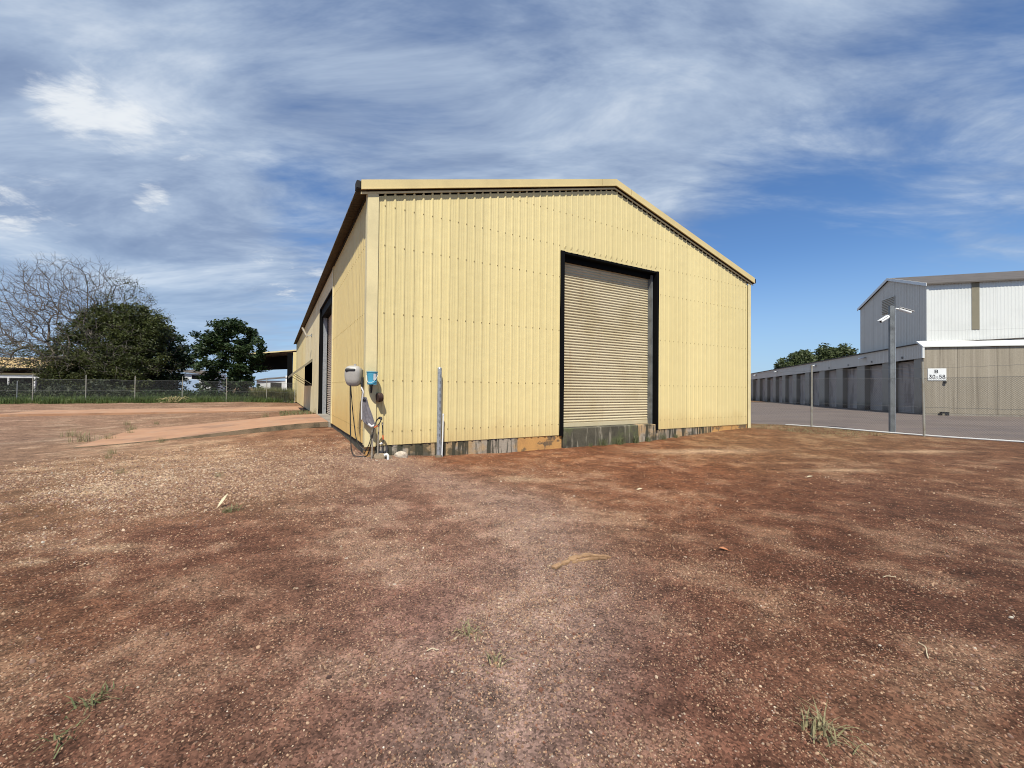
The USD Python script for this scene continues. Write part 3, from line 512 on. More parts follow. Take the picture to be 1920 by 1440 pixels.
# ------------------------------------------------------------------ trees and bushes (helpers)
def leaves(blobs, n, size, seed, sub=26, subr=.34, shell=.55, droop=0.0):
    """leaf-sized faces in clumps spread over the blobs (centre, radii)"""
    R = np.random.default_rng(seed); wts = np.array([np.prod(b[1]) ** .67 for b in blobs]); wts /= wts.sum(); V = []
    for (c, r), w in zip(blobs, wts):
        k = max(4, int(sub)); d = R.normal(size=(k, 3)); d /= np.linalg.norm(d, axis=1, keepdims=True)
        rad = R.uniform(shell, 1.0, (k, 1)); cc = np.array(c) + d * rad * np.array(r)
        m = int(n * w); which = R.integers(0, k, m); q = R.normal(size=(m, 3)); q /= np.linalg.norm(q, axis=1, keepdims=True)
        rr = R.uniform(.0, 1.0, (m, 1)) ** .5
        V.append(cc[which] + q * rr * np.array(r).mean() * subr * np.array([1.15, 1.15, .8]))
    P = np.vstack(V); m = len(P); a = R.normal(size=(m, 3)); a[:, 2] *= .6; a[:, 2] -= droop; a /= np.linalg.norm(a, axis=1, keepdims=True)
    b = np.cross(a, R.normal(size=(m, 3))); b /= np.linalg.norm(b, axis=1, keepdims=True) + 1e-9
    s = size * R.uniform(.6, 1.35, (m, 1)); v = np.stack([P - a * s, P + b * s * .45, P + a * s, P - b * s * .45], 1).reshape(-1, 3)
    i = np.arange(m)[:, None] * 4
    return trimesh.Trimesh(v, np.vstack([i + [0, 1, 2], i + [0, 2, 3]]), process=False)
def grow(mb, tw, p, d, ln, r, depth, R, spread=.6, up=.1, tips=None, minr=.035, kids=(2, 3)):
    n = 5; pts = [np.array(p, float)]; dd = np.array(d, float)
    for _ in range(n):
        dd = dd + R.normal(size=3) * .11 + np.array([0, 0, up * .25]); dd /= np.linalg.norm(dd); pts.append(pts[-1] + dd * ln / n)
    r1 = r * .62; (mb if r > minr else tw).tube(pts, np.linspace(r, r1, n + 1), 6 if r > .12 else (4 if r > minr else 3), caps=False)
    if depth == 0:
        if tips is not None: tips.append(pts[-1])
        return
    for _ in range(R.integers(*kids, endpoint=True)):
        q = R.normal(size=3); q -= dd * (q @ dd); q /= np.linalg.norm(q); e = dd + q * spread * R.uniform(.6, 1.3); e[2] += up; e /= np.linalg.norm(e)
        grow(mb, tw, pts[-1], e, ln * R.uniform(.62, .88), r1 * R.uniform(.72, .95), depth - 1, R, spread, up, tips, minr, kids)
    if depth > 1 and R.random() < .75:
        q = R.normal(size=3); e = dd * .6 + q / np.linalg.norm(q) * .8; e /= np.linalg.norm(e)
        grow(mb, tw, pts[3], e, ln * .6, r1 * .55, depth - 2, R, spread, up, tips, minr, kids)

# half-bare tree at the far left: twigs reach for points spread through a dome
R = np.random.default_rng(7)
B = np.array([-45.6, 44.5, .2]); bt = thing('bare_tree', 'big spreading half bare tree with fine grey twigs behind the left fence', 'tree', B)
def reach_tree(tips, trunk, seed, step=.6, tipr=.0135, pw=.40):
    R = np.random.default_rng(seed); P = [np.array(p, float) for p in trunk]; par = list(range(-1, len(trunk) - 1)); D = [0.0]
    for i in range(1, len(P)): D.append(D[-1] + np.linalg.norm(P[i] - P[i - 1]))
    top = P[-1]; order = np.argsort(np.linalg.norm(tips - top, axis=1) + R.normal(0, .5, len(tips)))
    for t in tips[order]:
        A = np.array(P); d = np.linalg.norm(A - t, axis=1); cost = d + .28 * np.array(D); cost[:max(1, len(trunk) - 3)] += 50
        j = int(np.argmin(cost)); a = P[j]; n = max(1, int(d[j] / step)); bow = R.normal(size=3) * .06 * d[j]; bow[2] += .10 * d[j]
        for k in range(1, n + 1):
            f = k / n; q = a + (t - a) * f + bow * math.sin(math.pi * f) + R.normal(size=3) * .03; P.append(q); par.append(j); D.append(D[j] + np.linalg.norm(q - P[j])); j = len(P) - 1
    P = np.array(P); cnt = np.zeros(len(P)); leafs = np.ones(len(P), bool)
    for p in par:
        if p >= 0: leafs[p] = False
    cnt[leafs] = 1
    for i in range(len(P) - 1, 0, -1): cnt[par[i]] += cnt[i]
    rad = tipr * cnt ** pw; thick, thin = MB(), MB()
    for i in range(1, len(P)):
        p = par[i]; r0 = min(rad[p], rad[i] * 1.5); (thick if rad[i] > .045 else thin).tube([P[p], P[i]], [r0, rad[i]], 6 if rad[i] > .06 else 3, caps=False)
    return thick, thin, P[leafs]
d = R.normal(size=(4800, 3)); d[:, 2] = np.abs(d[:, 2]) - .12; d /= np.linalg.norm(d, axis=1, keepdims=True); rr = R.uniform(.30, 1.0, (4800, 1)) ** .6
tp = np.array([-2.0, 0, 3.8]) + d * rr * np.array([11.3, 6.5, 11.6]) * (1 + .10 * (meshkit.fbm(d * 2.2, 3, 3) - .5)[:, None])
tp[:, 2] -= .060 * np.clip(tp[:, 0], 0, 20) ** 1.6
tp = tp[tp[:, 2] > 2.2]
tr, tw, tips = reach_tree(tp, [(0, 0, -.3), (.05, 0, .9), (.0, .1, 1.8), (-.15, .1, 2.6), (-.2, .1, 3.2)], 17)
for p in tips:
    for _ in range(3):
        q = R.normal(size=3) + (p - np.array([-2, 0, 3])) * .12; q /= np.linalg.norm(q); tw.tube([p, p + q * R.uniform(.4, .9)], [.009, .005], 3, caps=False)
part(bt, 'trunk', tr, m_bark, smooth=True); part(bt, 'twigs', tw, m_twig, kind='stuff')
lo = tips[((tips[:, 0] > 2.5) & (R.random(len(tips)) < .8)) | ((tips[:, 2] < 5.5) & (tips[:, 0] > -5))]
fo = leaves([((x, y, z), (.5, .5, .4)) for x, y, z in lo], 15000, .075, 3, sub=5, subr=.7, droop=.4)
part(bt, 'sparse_leaves', fo, m_leaf_olive, kind='stuff')
# feathery olive tree under it
T = thing('feathery_tree', 'wide olive green feathery tree below the bare branches', 'tree', (-43.0, 43.6, .2))
tk = MB(); grow(tk, tk, (0, 0, -.2), (-.1, 0, 1), 2.4, .24, 3, np.random.default_rng(4), .7, .1)
part(T, 'trunk', tk, m_bark, smooth=True)
bl = [((-4.6, 0, 2.9), (2.6, 2, 1.9)), ((-3.2, -.8, 1.4), (2.6, 1.6, 1.2)), ((0.2, -.9, 1.3), (2.6, 1.6, 1.2)), ((3.2, -.8, 1.5), (2.4, 1.6, 1.3)), ((3.0, .3, 6.6), (2.2, 2, 1.6)), ((-2.6, -.3, 4.4), (2.5, 2.2, 1.9)), ((-.4, .2, 5.4), (2.6, 2.2, 2.0)), ((1.8, 0, 6.4), (2.4, 2.2, 1.9)), ((3.6, .3, 5.4), (2.2, 2, 2.1)), ((-1.4, -.9, 2.6), (2.9, 1.8, 1.5)), ((1.6, -.8, 3.2), (2.8, 1.8, 1.9)), ((4.2, -.5, 3.4), (2.0, 1.8, 1.9)), ((-5.6, .4, 1.9), (1.5, 1.5, 1.1)), ((2.8, .2, 7.4), (1.9, 1.7, 1.3)), ((.3, .2, 7.2), (2.3, 1.9, 1.4)), ((-3.4, .3, 5.9), (2.0, 1.8, 1.2)), ((4.9, .3, 6.3), (1.6, 1.5, 1.2)), ((-1.4, .2, 6.9), (1.8, 1.6, 1.2))]
bl = [((a, b, c * 1.2), (d, e, f * 1.15)) for (a, b, c), (d, e, f) in bl]
part(T, 'crown', leaves(bl, 60000, .12, 11, sub=64, subr=.27, shell=.5, droop=.5), m_leaf_olive, kind='stuff')
# dense dark tree
T = thing('dark_tree', 'dense dark green round tree right of the feathery tree', 'tree', (-40.4, 46.5, .2))
tk = MB(); grow(tk, tk, (0, 0, -.2), (0, 0, 1), 1.8, .26, 3, np.random.default_rng(5), .7, .1); part(T, 'trunk', tk, m_bark, smooth=True)
bl = [((-2.8, 0, 4.6), (2.4, 2.2, 2.4)), ((-.6, .2, 6.1), (2.2, 2.2, 2.0)), ((1.2, 0, 4.8), (1.9, 2, 1.9)), ((2.5, .2, 3.8), (1.7, 1.7, 1.5)), ((-3.6, -.3, 2.2), (2.2, 1.8, 1.5)), ((-1.0, -.4, 2.3), (2.4, 2, 1.7)), ((1.5, 0, 2.2), (2.0, 1.7, 1.5)), ((-1.5, -.5, 1.0), (3, 1.6, 1.2)), ((1.0, -.5, 1.0), (2.2, 1.6, 1.0)), ((.2, 0, 7.0), (1.1, 1.1, .8))]
bl = [((a, b, c * 1.1), (d, e, f * 1.1)) for (a, b, c), (d, e, f) in bl]
part(T, 'crown', leaves(bl, 27000, .17, 12, sub=46, subr=.33, shell=.3), m_leaf_dark, kind='stuff')
# single tree between the gap and the shed
T = thing('broadleaf_tree', 'single rounded broadleaf tree standing left of the shed', 'tree', (-29.5, 42.2, .15))
tk = MB(); grow(tk, tk, (0, 0, -.2), (.05, 0, 1), 2.2, .22, 4, np.random.default_rng(6), .55, .15); part(T, 'trunk', tk, m_bark, smooth=True)
bl = [((-2.0, 0, 5.9), (1.6, 1.6, 1.3)), ((.0, .1, 7.6), (1.4, 1.4, 1.2)), ((1.5, 0, 7.1), (1.4, 1.4, 1.2)), ((2.8, .1, 5.5), (1.4, 1.4, 1.2)), ((-1.2, -.4, 4.2), (1.7, 1.5, 1.3)), ((.6, .2, 5.4), (1.6, 1.6, 1.3)), ((2.3, -.2, 3.9), (1.5, 1.5, 1.1)), ((.2, -.2, 2.9), (1.4, 1.4, 1.0)), ((1.7, .2, 2.6), (1.2, 1.2, .9)), ((-2.7, .2, 5.2), (1.0, 1.0, .8)), ((-1.7, .2, 2.3), (1.0, 1.0, .9)), ((-.9, 0, 6.9), (1.1, 1.1, .9)), ((3.3, .1, 4.6), (.9, 1, .8)), ((-1.9, -.2, 1.5), (1.2, 1.0, 1.0)), ((2.4, -.1, 1.6), (1.3, 1.0, 1.0)), ((.6, .3, 1.4), (1.5, 1, .9))]
part(T, 'crown', leaves(bl, 14500, .18, 13, sub=17, subr=.38, shell=.55), m_leaf_mid, kind='stuff')
# far tree behind the storage units
T = thing('far_tree', 'distant green tree showing above the storage unit roof', 'tree', (57, 76, 0))
tk = MB(); grow(tk, tk, (0, 0, -.2), (0, 0, 1), 3.5, .35, 3, np.random.default_rng(8), .6, .1); part(T, 'trunk', tk, m_bark, smooth=True)
bl = [((-6.2, 0, 6.2), (2.2, 2.2, 1.7)), ((-3.4, 0, 7.6), (2.4, 2.4, 2.0)), ((-.4, 0, 8.4), (2.5, 2.4, 2.1)), ((2.3, 0, 8.3), (2.0, 2.2, 1.8)), ((4.6, 0, 8.6), (2.1, 2.1, 1.9)), ((6.8, 0, 7.0), (2.2, 2.0, 1.7)), ((0, 0, 5.8), (6, 3, 1.8)), ((-7.6, .2, 5.2), (1.5, 1.5, 1.1))]
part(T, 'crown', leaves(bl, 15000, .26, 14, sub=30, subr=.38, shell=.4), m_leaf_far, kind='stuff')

def blades(n, fx, hmin, hmax, wd, seed, lean=.35):
    """n tapered bent grass blades; fx(R, n) -> base points"""
    R = np.random.default_rng(seed); P = fx(R, n); n = len(P); h = R.uniform(hmin, hmax, n)[:, None]; an = R.uniform(0, 2 * np.pi, n)
    d = np.c_[np.cos(an), np.sin(an), np.zeros(n)]; t = np.c_[-np.sin(an), np.cos(an), np.zeros(n)]; l = R.uniform(.1, 1, n)[:, None] * lean
    up = np.array([0, 0, 1.0]); w = wd * R.uniform(.6, 1.3, n)[:, None]
    a, b = P - t * w, P + t * w; m0, m1 = P + up * h * .6 + d * h * l * .45 - t * w * .7, P + up * h * .6 + d * h * l * .45 + t * w * .7; tip = P + up * h * (1 - .3 * l) + d * h * l * 1.3
    v = np.stack([a, b, m1, m0, tip], 1).reshape(-1, 3); i = np.arange(n)[:, None] * 5
    return trimesh.Trimesh(v, np.vstack([i + [0, 1, 2], i + [0, 2, 3], i + [3, 2, 4]]), process=False)
def in_shed_rect(u0, u1, v0, v1):
    def f(R, n):
        u, v = R.uniform(u0, u1, n), R.uniform(v0, v1, n); p = C0 + u[:, None] * UV[0] + v[:, None] * UV[1]; p[:, 2] = ground_h(p[:, :2], False) - .02; return p
    return f
solo('grass_verge', blades(34000, lambda R, n: (lambda p: p[R.random(len(p)) < sstep(.30, .55, meshkit.fbm(np.c_[p[:, :2] * .55, np.zeros(len(p))], 4, 61) + .16 * (((p - C0) @ UV[1]) - 35.4))][:n])(in_shed_rect(-34, -.3, 34.5, 38.5)(R, n)), .2, .65, .014, 21), m_grass, 'green grass verge along the foot of the left chain link fence', 'grass', kind='stuff')
solo('tall_grass', blades(20000, in_shed_rect(-34, -.5, 38.0, 52), .4, 1.0, .016, 22), m_grass, 'taller rough green grass growing behind the left fence', 'grass', kind='stuff')
# reedy clump against the shed's far corner
solo('reed_clump', blades(5200, in_shed_rect(-3.6, -.25, 36.6, 39.0), .8, 1.75, .022, 23, .6), m_reed, 'yellowish tall grass clump between the fence and the shed end', 'grass', kind='stuff')
tb = [(tuple(S(u, 39.5 + .5 * math.sin(u), .9)), (1.5, 1.0, 1.0)) for u in np.arange(-33, -13, 1.6)]
solo('vine_thicket', leaves(tb, 15000, .10, 31, sub=20, subr=.5, shell=.3), m_vine, 'grey green vine thicket behind the far left fence panels', 'thicket', kind='stuff')
tb = [(tuple(S(u, 41 + .4 * math.sin(u * 2), .55)), (1.3, 1.0, .8)) for u in np.arange(-13.5, -3, 1.3)]
solo('undergrowth', leaves(tb, 9000, .12, 32, sub=20, subr=.5, shell=.3), m_leaf_mid, 'dark leafy undergrowth at the foot of the single tree', 'shrubs', kind='stuff')

# ------------------------------------------------------------------ left fence
lf = thing('chain_link_fence', 'chain link fence with slim pale posts across the left background', 'fence', S(0, 36), YAW)
pu = [-36, -33, -30, -27, -24, -21, -18, -15.05, -12.07, -8.92, -5.73, -2.56, -.16]
def gz(u, v): return float(ground_h(S(u, v)[None, :2], False)[0])
for u in pu: z = gz(u, 36); part(lf, 'fence_post', MB().cyl((u, 0, z - .1), (u + .01 * math.sin(u * 5), 0, z + 2.25), .034, 8), m_post, smooth=True)
z = gz(-19.1, 36.9); part(lf, 'brace_post', MB().cyl((-19.2, 1.0, z - .1), (-19.15, .9, z + 1.7), .03, 8), m_galv, smooth=True)
wr = MB()
for h in (.08, 1.0, 1.88): wr.tube([(u, 0, gz(u, 36) + h) for u in np.linspace(-36, -.1, 14)], .006, 4)
part(lf, 'strand_wires', wr, m_wire)
def chain(u0, u1, h, zf, pitch, r):
    mb = MB(); n = int((u1 - u0 + h) / pitch); V = []; Fc = []
    for s in (1, -1):
        for k in range(n):
            a = u0 - h + k * pitch if s > 0 else u0 + k * pitch
            # clip the slanted wire to the panel
            t0, t1 = 0.0, h
            if s > 0: x0, x1 = a, a + h
            else: x0, x1 = a, a - h
            if s > 0: t0 = max(0, u0 - a); t1 = min(h, u1 - a)
            else: t0 = max(0, a - u1); t1 = min(h, a - u0)
            if t1 - t0 < .02: continue
            p = np.array([a + s * t0, .004 * s, t0]); q = np.array([a + s * t1, .004 * s, t1])
            p[2] += zf(p[0]); q[2] += zf(q[0]); mb.tube([p, q], r, 3, caps=False)
    return mb
part(lf, 'wire_mesh', chain(-36, -.1, 1.85, lambda u: .22, .075, .0022), m_wire, kind='stuff')

# ------------------------------------------------------------------ right fence
rf = thing('chain_link_fence', 'chain link fence in front of the storage yard, right of the shed', 'fence', S(18.2, 0), YAW + 90)   # local x runs back along the shed's side
def rz2(v): return float(ground_h(S(18.2, v)[None, :2], False)[0])
for v, lean in ((6.2, 0), (2.7, 0), (-.84, 0), (-4.38, -.05), (-7.9, 0), (-11.4, 0)):
    z = rz2(v); part(rf, 'fence_post', MB().cyl((v, 0, z - .1), (v - lean, 0, z + 2.66), .036, 10), m_post, smooth=True)
part(rf, 'bottom_rail', MB().tube([(v, .0, rz2(v) + .035) for v in np.linspace(-12, .2, 8)], .028, 8), m_houseg, smooth=True)
for h in (2.06, 1.03): part(rf, 'strand_wire', MB().tube([(v, 0, rz2(v) + h) for v in np.linspace(-12, 6.2, 12)], .006, 4), m_wire)
part(rf, 'barbed_wire', MB().tube([(v, 0, rz2(v) + 2.42) for v in np.linspace(-12, 6.2, 12)], .004, 4), m_wire)
part(rf, 'wire_mesh', chain(-12, 6.2, 2.05, lambda v: .10, .062, .0026), m_wire, kind='stuff')

# ------------------------------------------------------------------ camera pole behind the right fence
pz = -.02
cp = thing('camera_pole', 'tall galvanised pole carrying two white security cameras behind the right fence', 'pole', (15.09, 16.30, pz), -8)
part(cp, 'mast', MB().box((-.085, -.05, 0), (.075, -.038, 5.09)).box((-.085, -.037, 0), (-.073, .05, 5.09)).box((.063, -.037, 0), (.075, .05, 5.09)), m_galv_dark)
part(cp, 'mast_edge', MB().box((.076, -.06, 0), (.100, .05, 5.0)), m_galv)
for i in range(22): part(cp, 'slot', MB().box((-.016, -.054, .3 + i * .215), (.016, -.0505, .37 + i * .215)), m_galv_dark)
for k, (ax, zz0, tx, tz, fx) in enumerate([(-.12, 4.66, -.46, 4.47, -1), (.13, 4.97, .50, 4.80, 1)]):
    cb = MB(); a = np.array([ax, -.03, zz0]); b = np.array([ax + fx * .07, -.10, zz0 - .03])
    arm = part(cp, 'camera_arm', MB().cyl(a, b, .035, 10), m_white, smooth=40)
    d = np.array([tx, -.18, tz]) - b; d /= np.linalg.norm(d); e = b + d * .40
    body = part(cp, 'security_camera', MB().tube([b, b + d * .03, e - d * .02, e], [.045, .058, .058, .05], 12), m_white, smooth=40)
    s = np.cross(d, [0, 0, 1]); s /= np.linalg.norm(s); upv = np.cross(s, d)
    hd = [b + upv * .066 + s * .07 - d * .02, b + upv * .066 - s * .07 - d * .02, e + upv * .066 - s * .07 + d * .05, e + upv * .066 + s * .07 + d * .05]
    part(body, 'sun_hood', MB().hexa(hd, [p + upv * .012 for p in hd]), m_white)
    part(body, 'lens', MB().tube([e, e + d * .008], .04, 12), m_blackp)

# ------------------------------------------------------------------ storage building: local x right along the end wall, y back along the doors
SA = 17.0; SO = np.array([30.534, 30.432, 0.0])
stg = thing('storage_building', 'long concrete storage building with many roller doors and tall white upper storey', 'building', SO, -SA)
SL = 62.0
def drop(y): return -.0078 * y
for i, (a, b) in enumerate([(0, 1.98), (1.98, 4.2), (4.2, 6.4), (6.4, 8.6), (8.6, 10.8), (10.8, 13.0)]):
    part(stg, 'wall_panel', MB().box((a + .004, 0, .14), (b - .004, .18, 5.04), bev=.012), m_precast)
part(stg, 'wall_footing', MB().box((-.02, -.06, -.1), (13, .18, .132)), m_pier)
part(stg, 'roof_flashing', MB().hexa([(-.10, -.12, 5.02), (13.1, -.12, 5.02), (13.1, .62, 5.40), (-.10, .62, 5.40)], [(-.10, -.12, 5.10), (13.1, -.12, 5.10), (13.1, .62, 5.56), (-.10, .62, 5.56)]), m_whiteclad)
# upper storey
UX, UY0, UY1, UZ, UP = .55, .62, 10.3, 9.82, 11.45
def ribs(a, b, pitch, dep):
    x = [a]; y = [0.0]; k = a + pitch / 2
    while k < b - .05:
        for o, d in ((-.05, 0), (-.025, dep), (.025, dep), (.05, 0)): x.append(k + o); y.append(d)
        k += pitch
    return np.array(x + [b]), np.array(y + [0.0])
for i in range(16):
    a, b = UX + .8 * i, UX + .8 * (i + 1); x, d = ribs(a, b, .2, .013); lap = .004 * (i % 2)
    for z0, z1 in ((5.57, 6.30), (6.305, UZ)):
        if z0 > 6 and i in (3,): continue
        part(stg, 'upper_sheet', MB().sheet([(p, UY0 - q - lap, z0) for p, q in zip(x, d)], [(p, UY0 - q - lap, z1) for p, q in zip(x, d)]), m_whiteclad)
x, d = ribs(UX + 2.4, UX + 3.2, .2, .013)
part(stg, 'brown_strip', MB().box((UX + 2.62, UY0 - .035, 6.31), (UX + 3.06, UY0 - .02, UZ)), m_strip, label='vertical brown strip in the white upper wall')
part(stg, 'upper_sheet', MB().sheet([(p, UY0 - q, 6.305) for p, q in zip(x, d)], [(p, UY0 - q, UZ) for p, q in zip(x, d)]), m_whiteclad)
ym = (UY0 + UY1) / 2
def gz2(y): return UZ + (UP - UZ) * (1 - abs(y - ym) / (UY1 - ym))
ycut = list(np.linspace(UY0, ym, 7)) + list(np.linspace(ym, UY1, 7))[1:]
for i, (a, b) in enumerate(zip(ycut[:-1], ycut[1:])):
    x, d = ribs(a, b, .2, .008); lap = .004 * (i % 2)
    part(stg, 'gable_sheet', MB().sheet([(UX - q - lap, p, 5.2) for p, q in zip(x, d)][::-1], [(UX - q - lap, p, gz2(p) - .06) for p, q in zip(x, d)][::-1]), m_greyclad)
vent = part(stg, 'louvre_vent', MB().box((UX - .05, 4.6, 8.55), (UX - .028, 6.5, 9.9)), m_greyclad)
for k in range(9): part(vent, 'louvre_blade', MB().hexa([(UX - .09, 4.65, 8.58 + k * .145), (UX - .055, 4.65, 8.64 + k * .145), (UX - .055, 6.45, 8.64 + k * .145), (UX - .09, 6.45, 8.58 + k * .145)], [(UX - .09, 4.65, 8.59 + k * .145), (UX - .055, 4.65, 8.65 + k * .145), (UX - .055, 6.45, 8.65 + k * .145), (UX - .09, 6.45, 8.59 + k * .145)]), m_strip)
for s, (ya, yb) in enumerate(((UY0 - .25, ym), (UY1 + .25, ym))):
    za = gz2(UY0) - .25 * (UP - UZ) / (ym - UY0)
    part(stg, 'upper_roof', MB().hexa([(UX - .12, ya, za + .02), (14, ya, za + .02), (14, yb, UP + .02), (UX - .12, yb, UP + .02)], [(UX - .12, ya, za + .12), (14, ya, za + .12), (14, yb, UP + .12), (UX - .12, yb, UP + .12)]), m_sroof)
    part(stg, 'upper_barge', MB().hexa([(UX - .16, ya, za - .08), (UX - .125, ya, za - .08), (UX - .125, yb, UP - .08), (UX - .16, yb, UP - .08)], [(UX - .16, ya, za + .15), (UX - .125, ya, za + .15), (UX - .125, yb, UP + .15), (UX - .16, yb, UP + .15)]), m_whiteclad)
part(stg, 'upper_wall_core', MB().box((UX + .05, UY0 + .05, 5.0), (13.9, UY1 - .05, 9.7)), m_dark)
part(stg, 'upper_corner', MB().box((UX - .05, UY0 - .05, 5.5), (UX + .08, UY0 - .036, UZ - .02)), m_whiteclad)
# door row
ys = [0.0]; k = 4.27
part(stg, 'pier', MB().box((0.0, .19, 0), (.5, 1.10, 4.30)), m_pierf)
y = 1.10; num = 0
while y < SL - 4:
    dw = 2.85; a, b = y, y + dw; pa, pb = b, b + 1.45
    zt = 4.18 + drop(a)
    zs = np.arange(0.02, zt - .05, .028); wv = .018 * np.sin(zs / .112 * 2 * np.pi)
    dr = part(stg, 'roller_door', MB().sheet([(.42 + w, b, z) for z, w in zip(zs, wv)], [(.42 + w, a, z) for z, w in zip(zs, wv)]), m_stdoor, smooth=50)
    part(stg, 'pier', MB().box((.0, pa, 0), (.5, pb, 4.30 + drop(pa)), bev=.02), m_pierf)
    y = pb; num += 1
for i in range(20):
    a, b = -.02 + i * 3.1, -.02 + (i + 1) * 3.1; x, d = ribs(a, b, .2, .012)
    top = [(-.06 - q, p, 5.30 + drop(p) - (max(0, .5 - p) * .44)) for p, q in zip(x, d)]
    part(stg, 'fascia_sheet', MB().sheet([(-.06 - q, p, 4.22 + drop(p)) for p, q in zip(x, d)][::-1], top[::-1]), m_greyclad)
part(stg, 'fascia_end', MB().box((-.11, -.10, 4.22), (.02, -.02, 5.04)), m_whiteclad)
part(stg, 'fascia_back', MB().hexa([(-.04, 0.02, 4.22), (.5, 0.02, 4.22), (.5, SL, 4.22 + drop(SL)), (-.04, SL, 4.22 + drop(SL))], [(-.04, .02, 5.0), (.5, .02, 5.0), (.5, SL, 5.26 + drop(SL)), (-.04, SL, 5.26 + drop(SL))]), m_dark)
part(stg, 'low_roof', MB().hexa([(-.20, .45, 5.32), (13, .45, 5.9), (13, SL, 5.9 + drop(SL)), (-.20, SL, 5.32 + drop(SL))], [(-.20, .45, 5.37), (13, .45, 5.95), (13, SL, 5.95 + drop(SL)), (-.20, SL, 5.37 + drop(SL))]), m_sroof)
part(stg, 'far_wall', MB().box((.6, .25, 0), (13, SL - .1, 4.2)), m_dark)
for i, t in enumerate(('30', '31', '32', '33')):
    yy = (2.55, 7.0, 11.3, 15.6)[i]
    tm = meshkit.text_mesh(t, .17, .006, bold=True); v = np.asarray(tm.vertices); w = np.c_[-.095 - v[:, 2], yy - v[:, 0], 4.36 + drop(yy) + v[:, 1]]
    part(stg, 'unit_number', trimesh.Trimesh(w, tm.faces, process=False), m_text)
# sign on the end wall
def SW(x, y, z=0.0): a = math.radians(-SA); return SO + np.array([x * math.cos(a) - y * math.sin(a), x * math.sin(a) + y * math.cos(a), z])
sg = thing('unit_sign', 'white rectangular sign reading B 30-58 on the concrete end wall', 'sign', SW(.23, -.01, 2.56), -SA)
part(sg, 'board', MB().box((0, -.03, 0), (1.09, 0, .88), bev=.008), m_white)
def lettering(t, h, cx, z, bold=True, wide=1.0):
    tm = meshkit.text_mesh(t, h, .006, bold=bold); v = np.asarray(tm.vertices).copy(); v[:, 0] *= wide; v[:, 0] += cx - v[:, 0].max() / 2 - v[:, 0].min() / 2
    return trimesh.Trimesh(np.c_[v[:, 0], -.031 - v[:, 2], z + v[:, 1]], tm.faces[:, ::1], process=False)
part(sg, 'lettering', lettering('B', .23, .50, .55, wide=1.2), m_text); part(sg, 'lettering', lettering('30-58', .26, .545, .15, wide=.84), m_text)
wb = thing('wall_fitting', 'small dark fitting under the corner of the white sign', 'fitting', SW(1.15, -.01, 2.33), -SA)
part(wb, 'body', MB().box((0, -.12, 0), (.14, 0, .14), bev=.02), m_blackp); part(wb, 'shade', MB().box((-.02, -.16, .145), (.16, 0, .165)), m_blackp)
bx = thing('black_box', 'low black box at the foot of the concrete end wall', 'box', SW(.85, -.35, .0), -SA)
part(bx, 'body', MB().box((0, 0, 0), (.46, .25, .22), bev=.03), m_blackp); part(bx, 'lid', MB().box((-.02, -.02, .222), (.48, .27, .26), bev=.01), m_blackp)
part(bx, 'foot', MB().box((.05, -.01, .0), (.18, -.002, .15)), m_strip)
# floodlights on the fascia
fls = []
for yy, lab in ((8.0, 'white floodlight on the fascia nearest the camera pole'), (19.0, 'white floodlight on the fascia above the nearest fence post'), (33.0, 'small floodlight far along the grey fascia, before the last'), (44.5, 'tiny floodlight on the fascia next to the yellow shed corner')):
    if not fls:
        t = thing('floodlight', lab, 'floodlight', SW(-.08, yy, 4.93 + drop(yy)), -SA, 'floodlights along the storage fascia'); fls.append(t)
        part(t, 'bracket', MB().box((-.14, -.05, -.05), (0, .05, .05)), m_galv); part(t, 'housing', MB().hexa([(-.45, -.22, -.10), (-.14, -.22, -.02), (-.14, .22, -.02), (-.45, .22, -.10)], [(-.45, -.22, -.04), (-.14, -.22, .10), (-.14, .22, .10), (-.45, .22, -.04)]), m_white)
        part(t, 'lens', MB().hexa([(-.44, -.2, -.115), (-.15, -.2, -.04), (-.15, .2, -.04), (-.44, .2, -.115)], [(-.44, -.2, -.104), (-.15, -.2, -.03), (-.15, .2, -.03), (-.44, .2, -.104)]), m_blackp)
    else: copy(fls[0], SW(-.08, yy, 4.93 + drop(yy)), -SA, lab, 'floodlight', 'floodlights along the storage fascia')

# ------------------------------------------------------------------ left background buildings
cs_ = thing('open_shed', 'dark open-sided shed roof on a post beyond the shed end', 'shed', S(0, 0), YAW)
V0, V1 = 40.2, 47.5
def cz(u): return 5.62 + (u + .0) * .145
part(cs_, 'roof', MB().hexa([(-4.6, V0, cz(-4.6) - .05), (1.2, V0, cz(1.2) - .05), (1.2, V1, cz(1.2) - .05), (-4.6, V1, cz(-4.6) - .05)], [(-4.6, V0, cz(-4.6) + .02), (1.2, V0, cz(1.2) + .02), (1.2, V1, cz(1.2) + .02), (-4.6, V1, cz(-4.6) + .02)]), m_roof)
part(cs_, 'front_fascia', MB().hexa([(-4.6, V0 - .06, cz(-4.6) - .07), (1.2, V0 - .06, cz(1.2) - .07), (1.2, V0 - .01, cz(1.2) - .07), (-4.6, V0 - .01, cz(-4.6) - .07)], [(-4.6, V0 - .06, cz(-4.6) + .06), (1.2, V0 - .06, cz(1.2) + .06), (1.2, V0 - .01, cz(1.2) + .06), (-4.6, V0 - .01, cz(-4.6) + .06)]), m_trim)
part(cs_, 'hanging_wall', MB().hexa([(-4.5, V1 - .3, 3.5), (-.3, V1 - .3, 3.85), (-.3, V1 - .2, 3.85), (-4.5, V1 - .2, 3.5)], [(-4.5, V1 - .3, cz(-4.5) - .06), (-.3, V1 - .3, cz(-.3) - .06), (-.3, V1 - .2, cz(-.3) - .06), (-4.5, V1 - .2, cz(-4.5) - .06)]), m_dark)
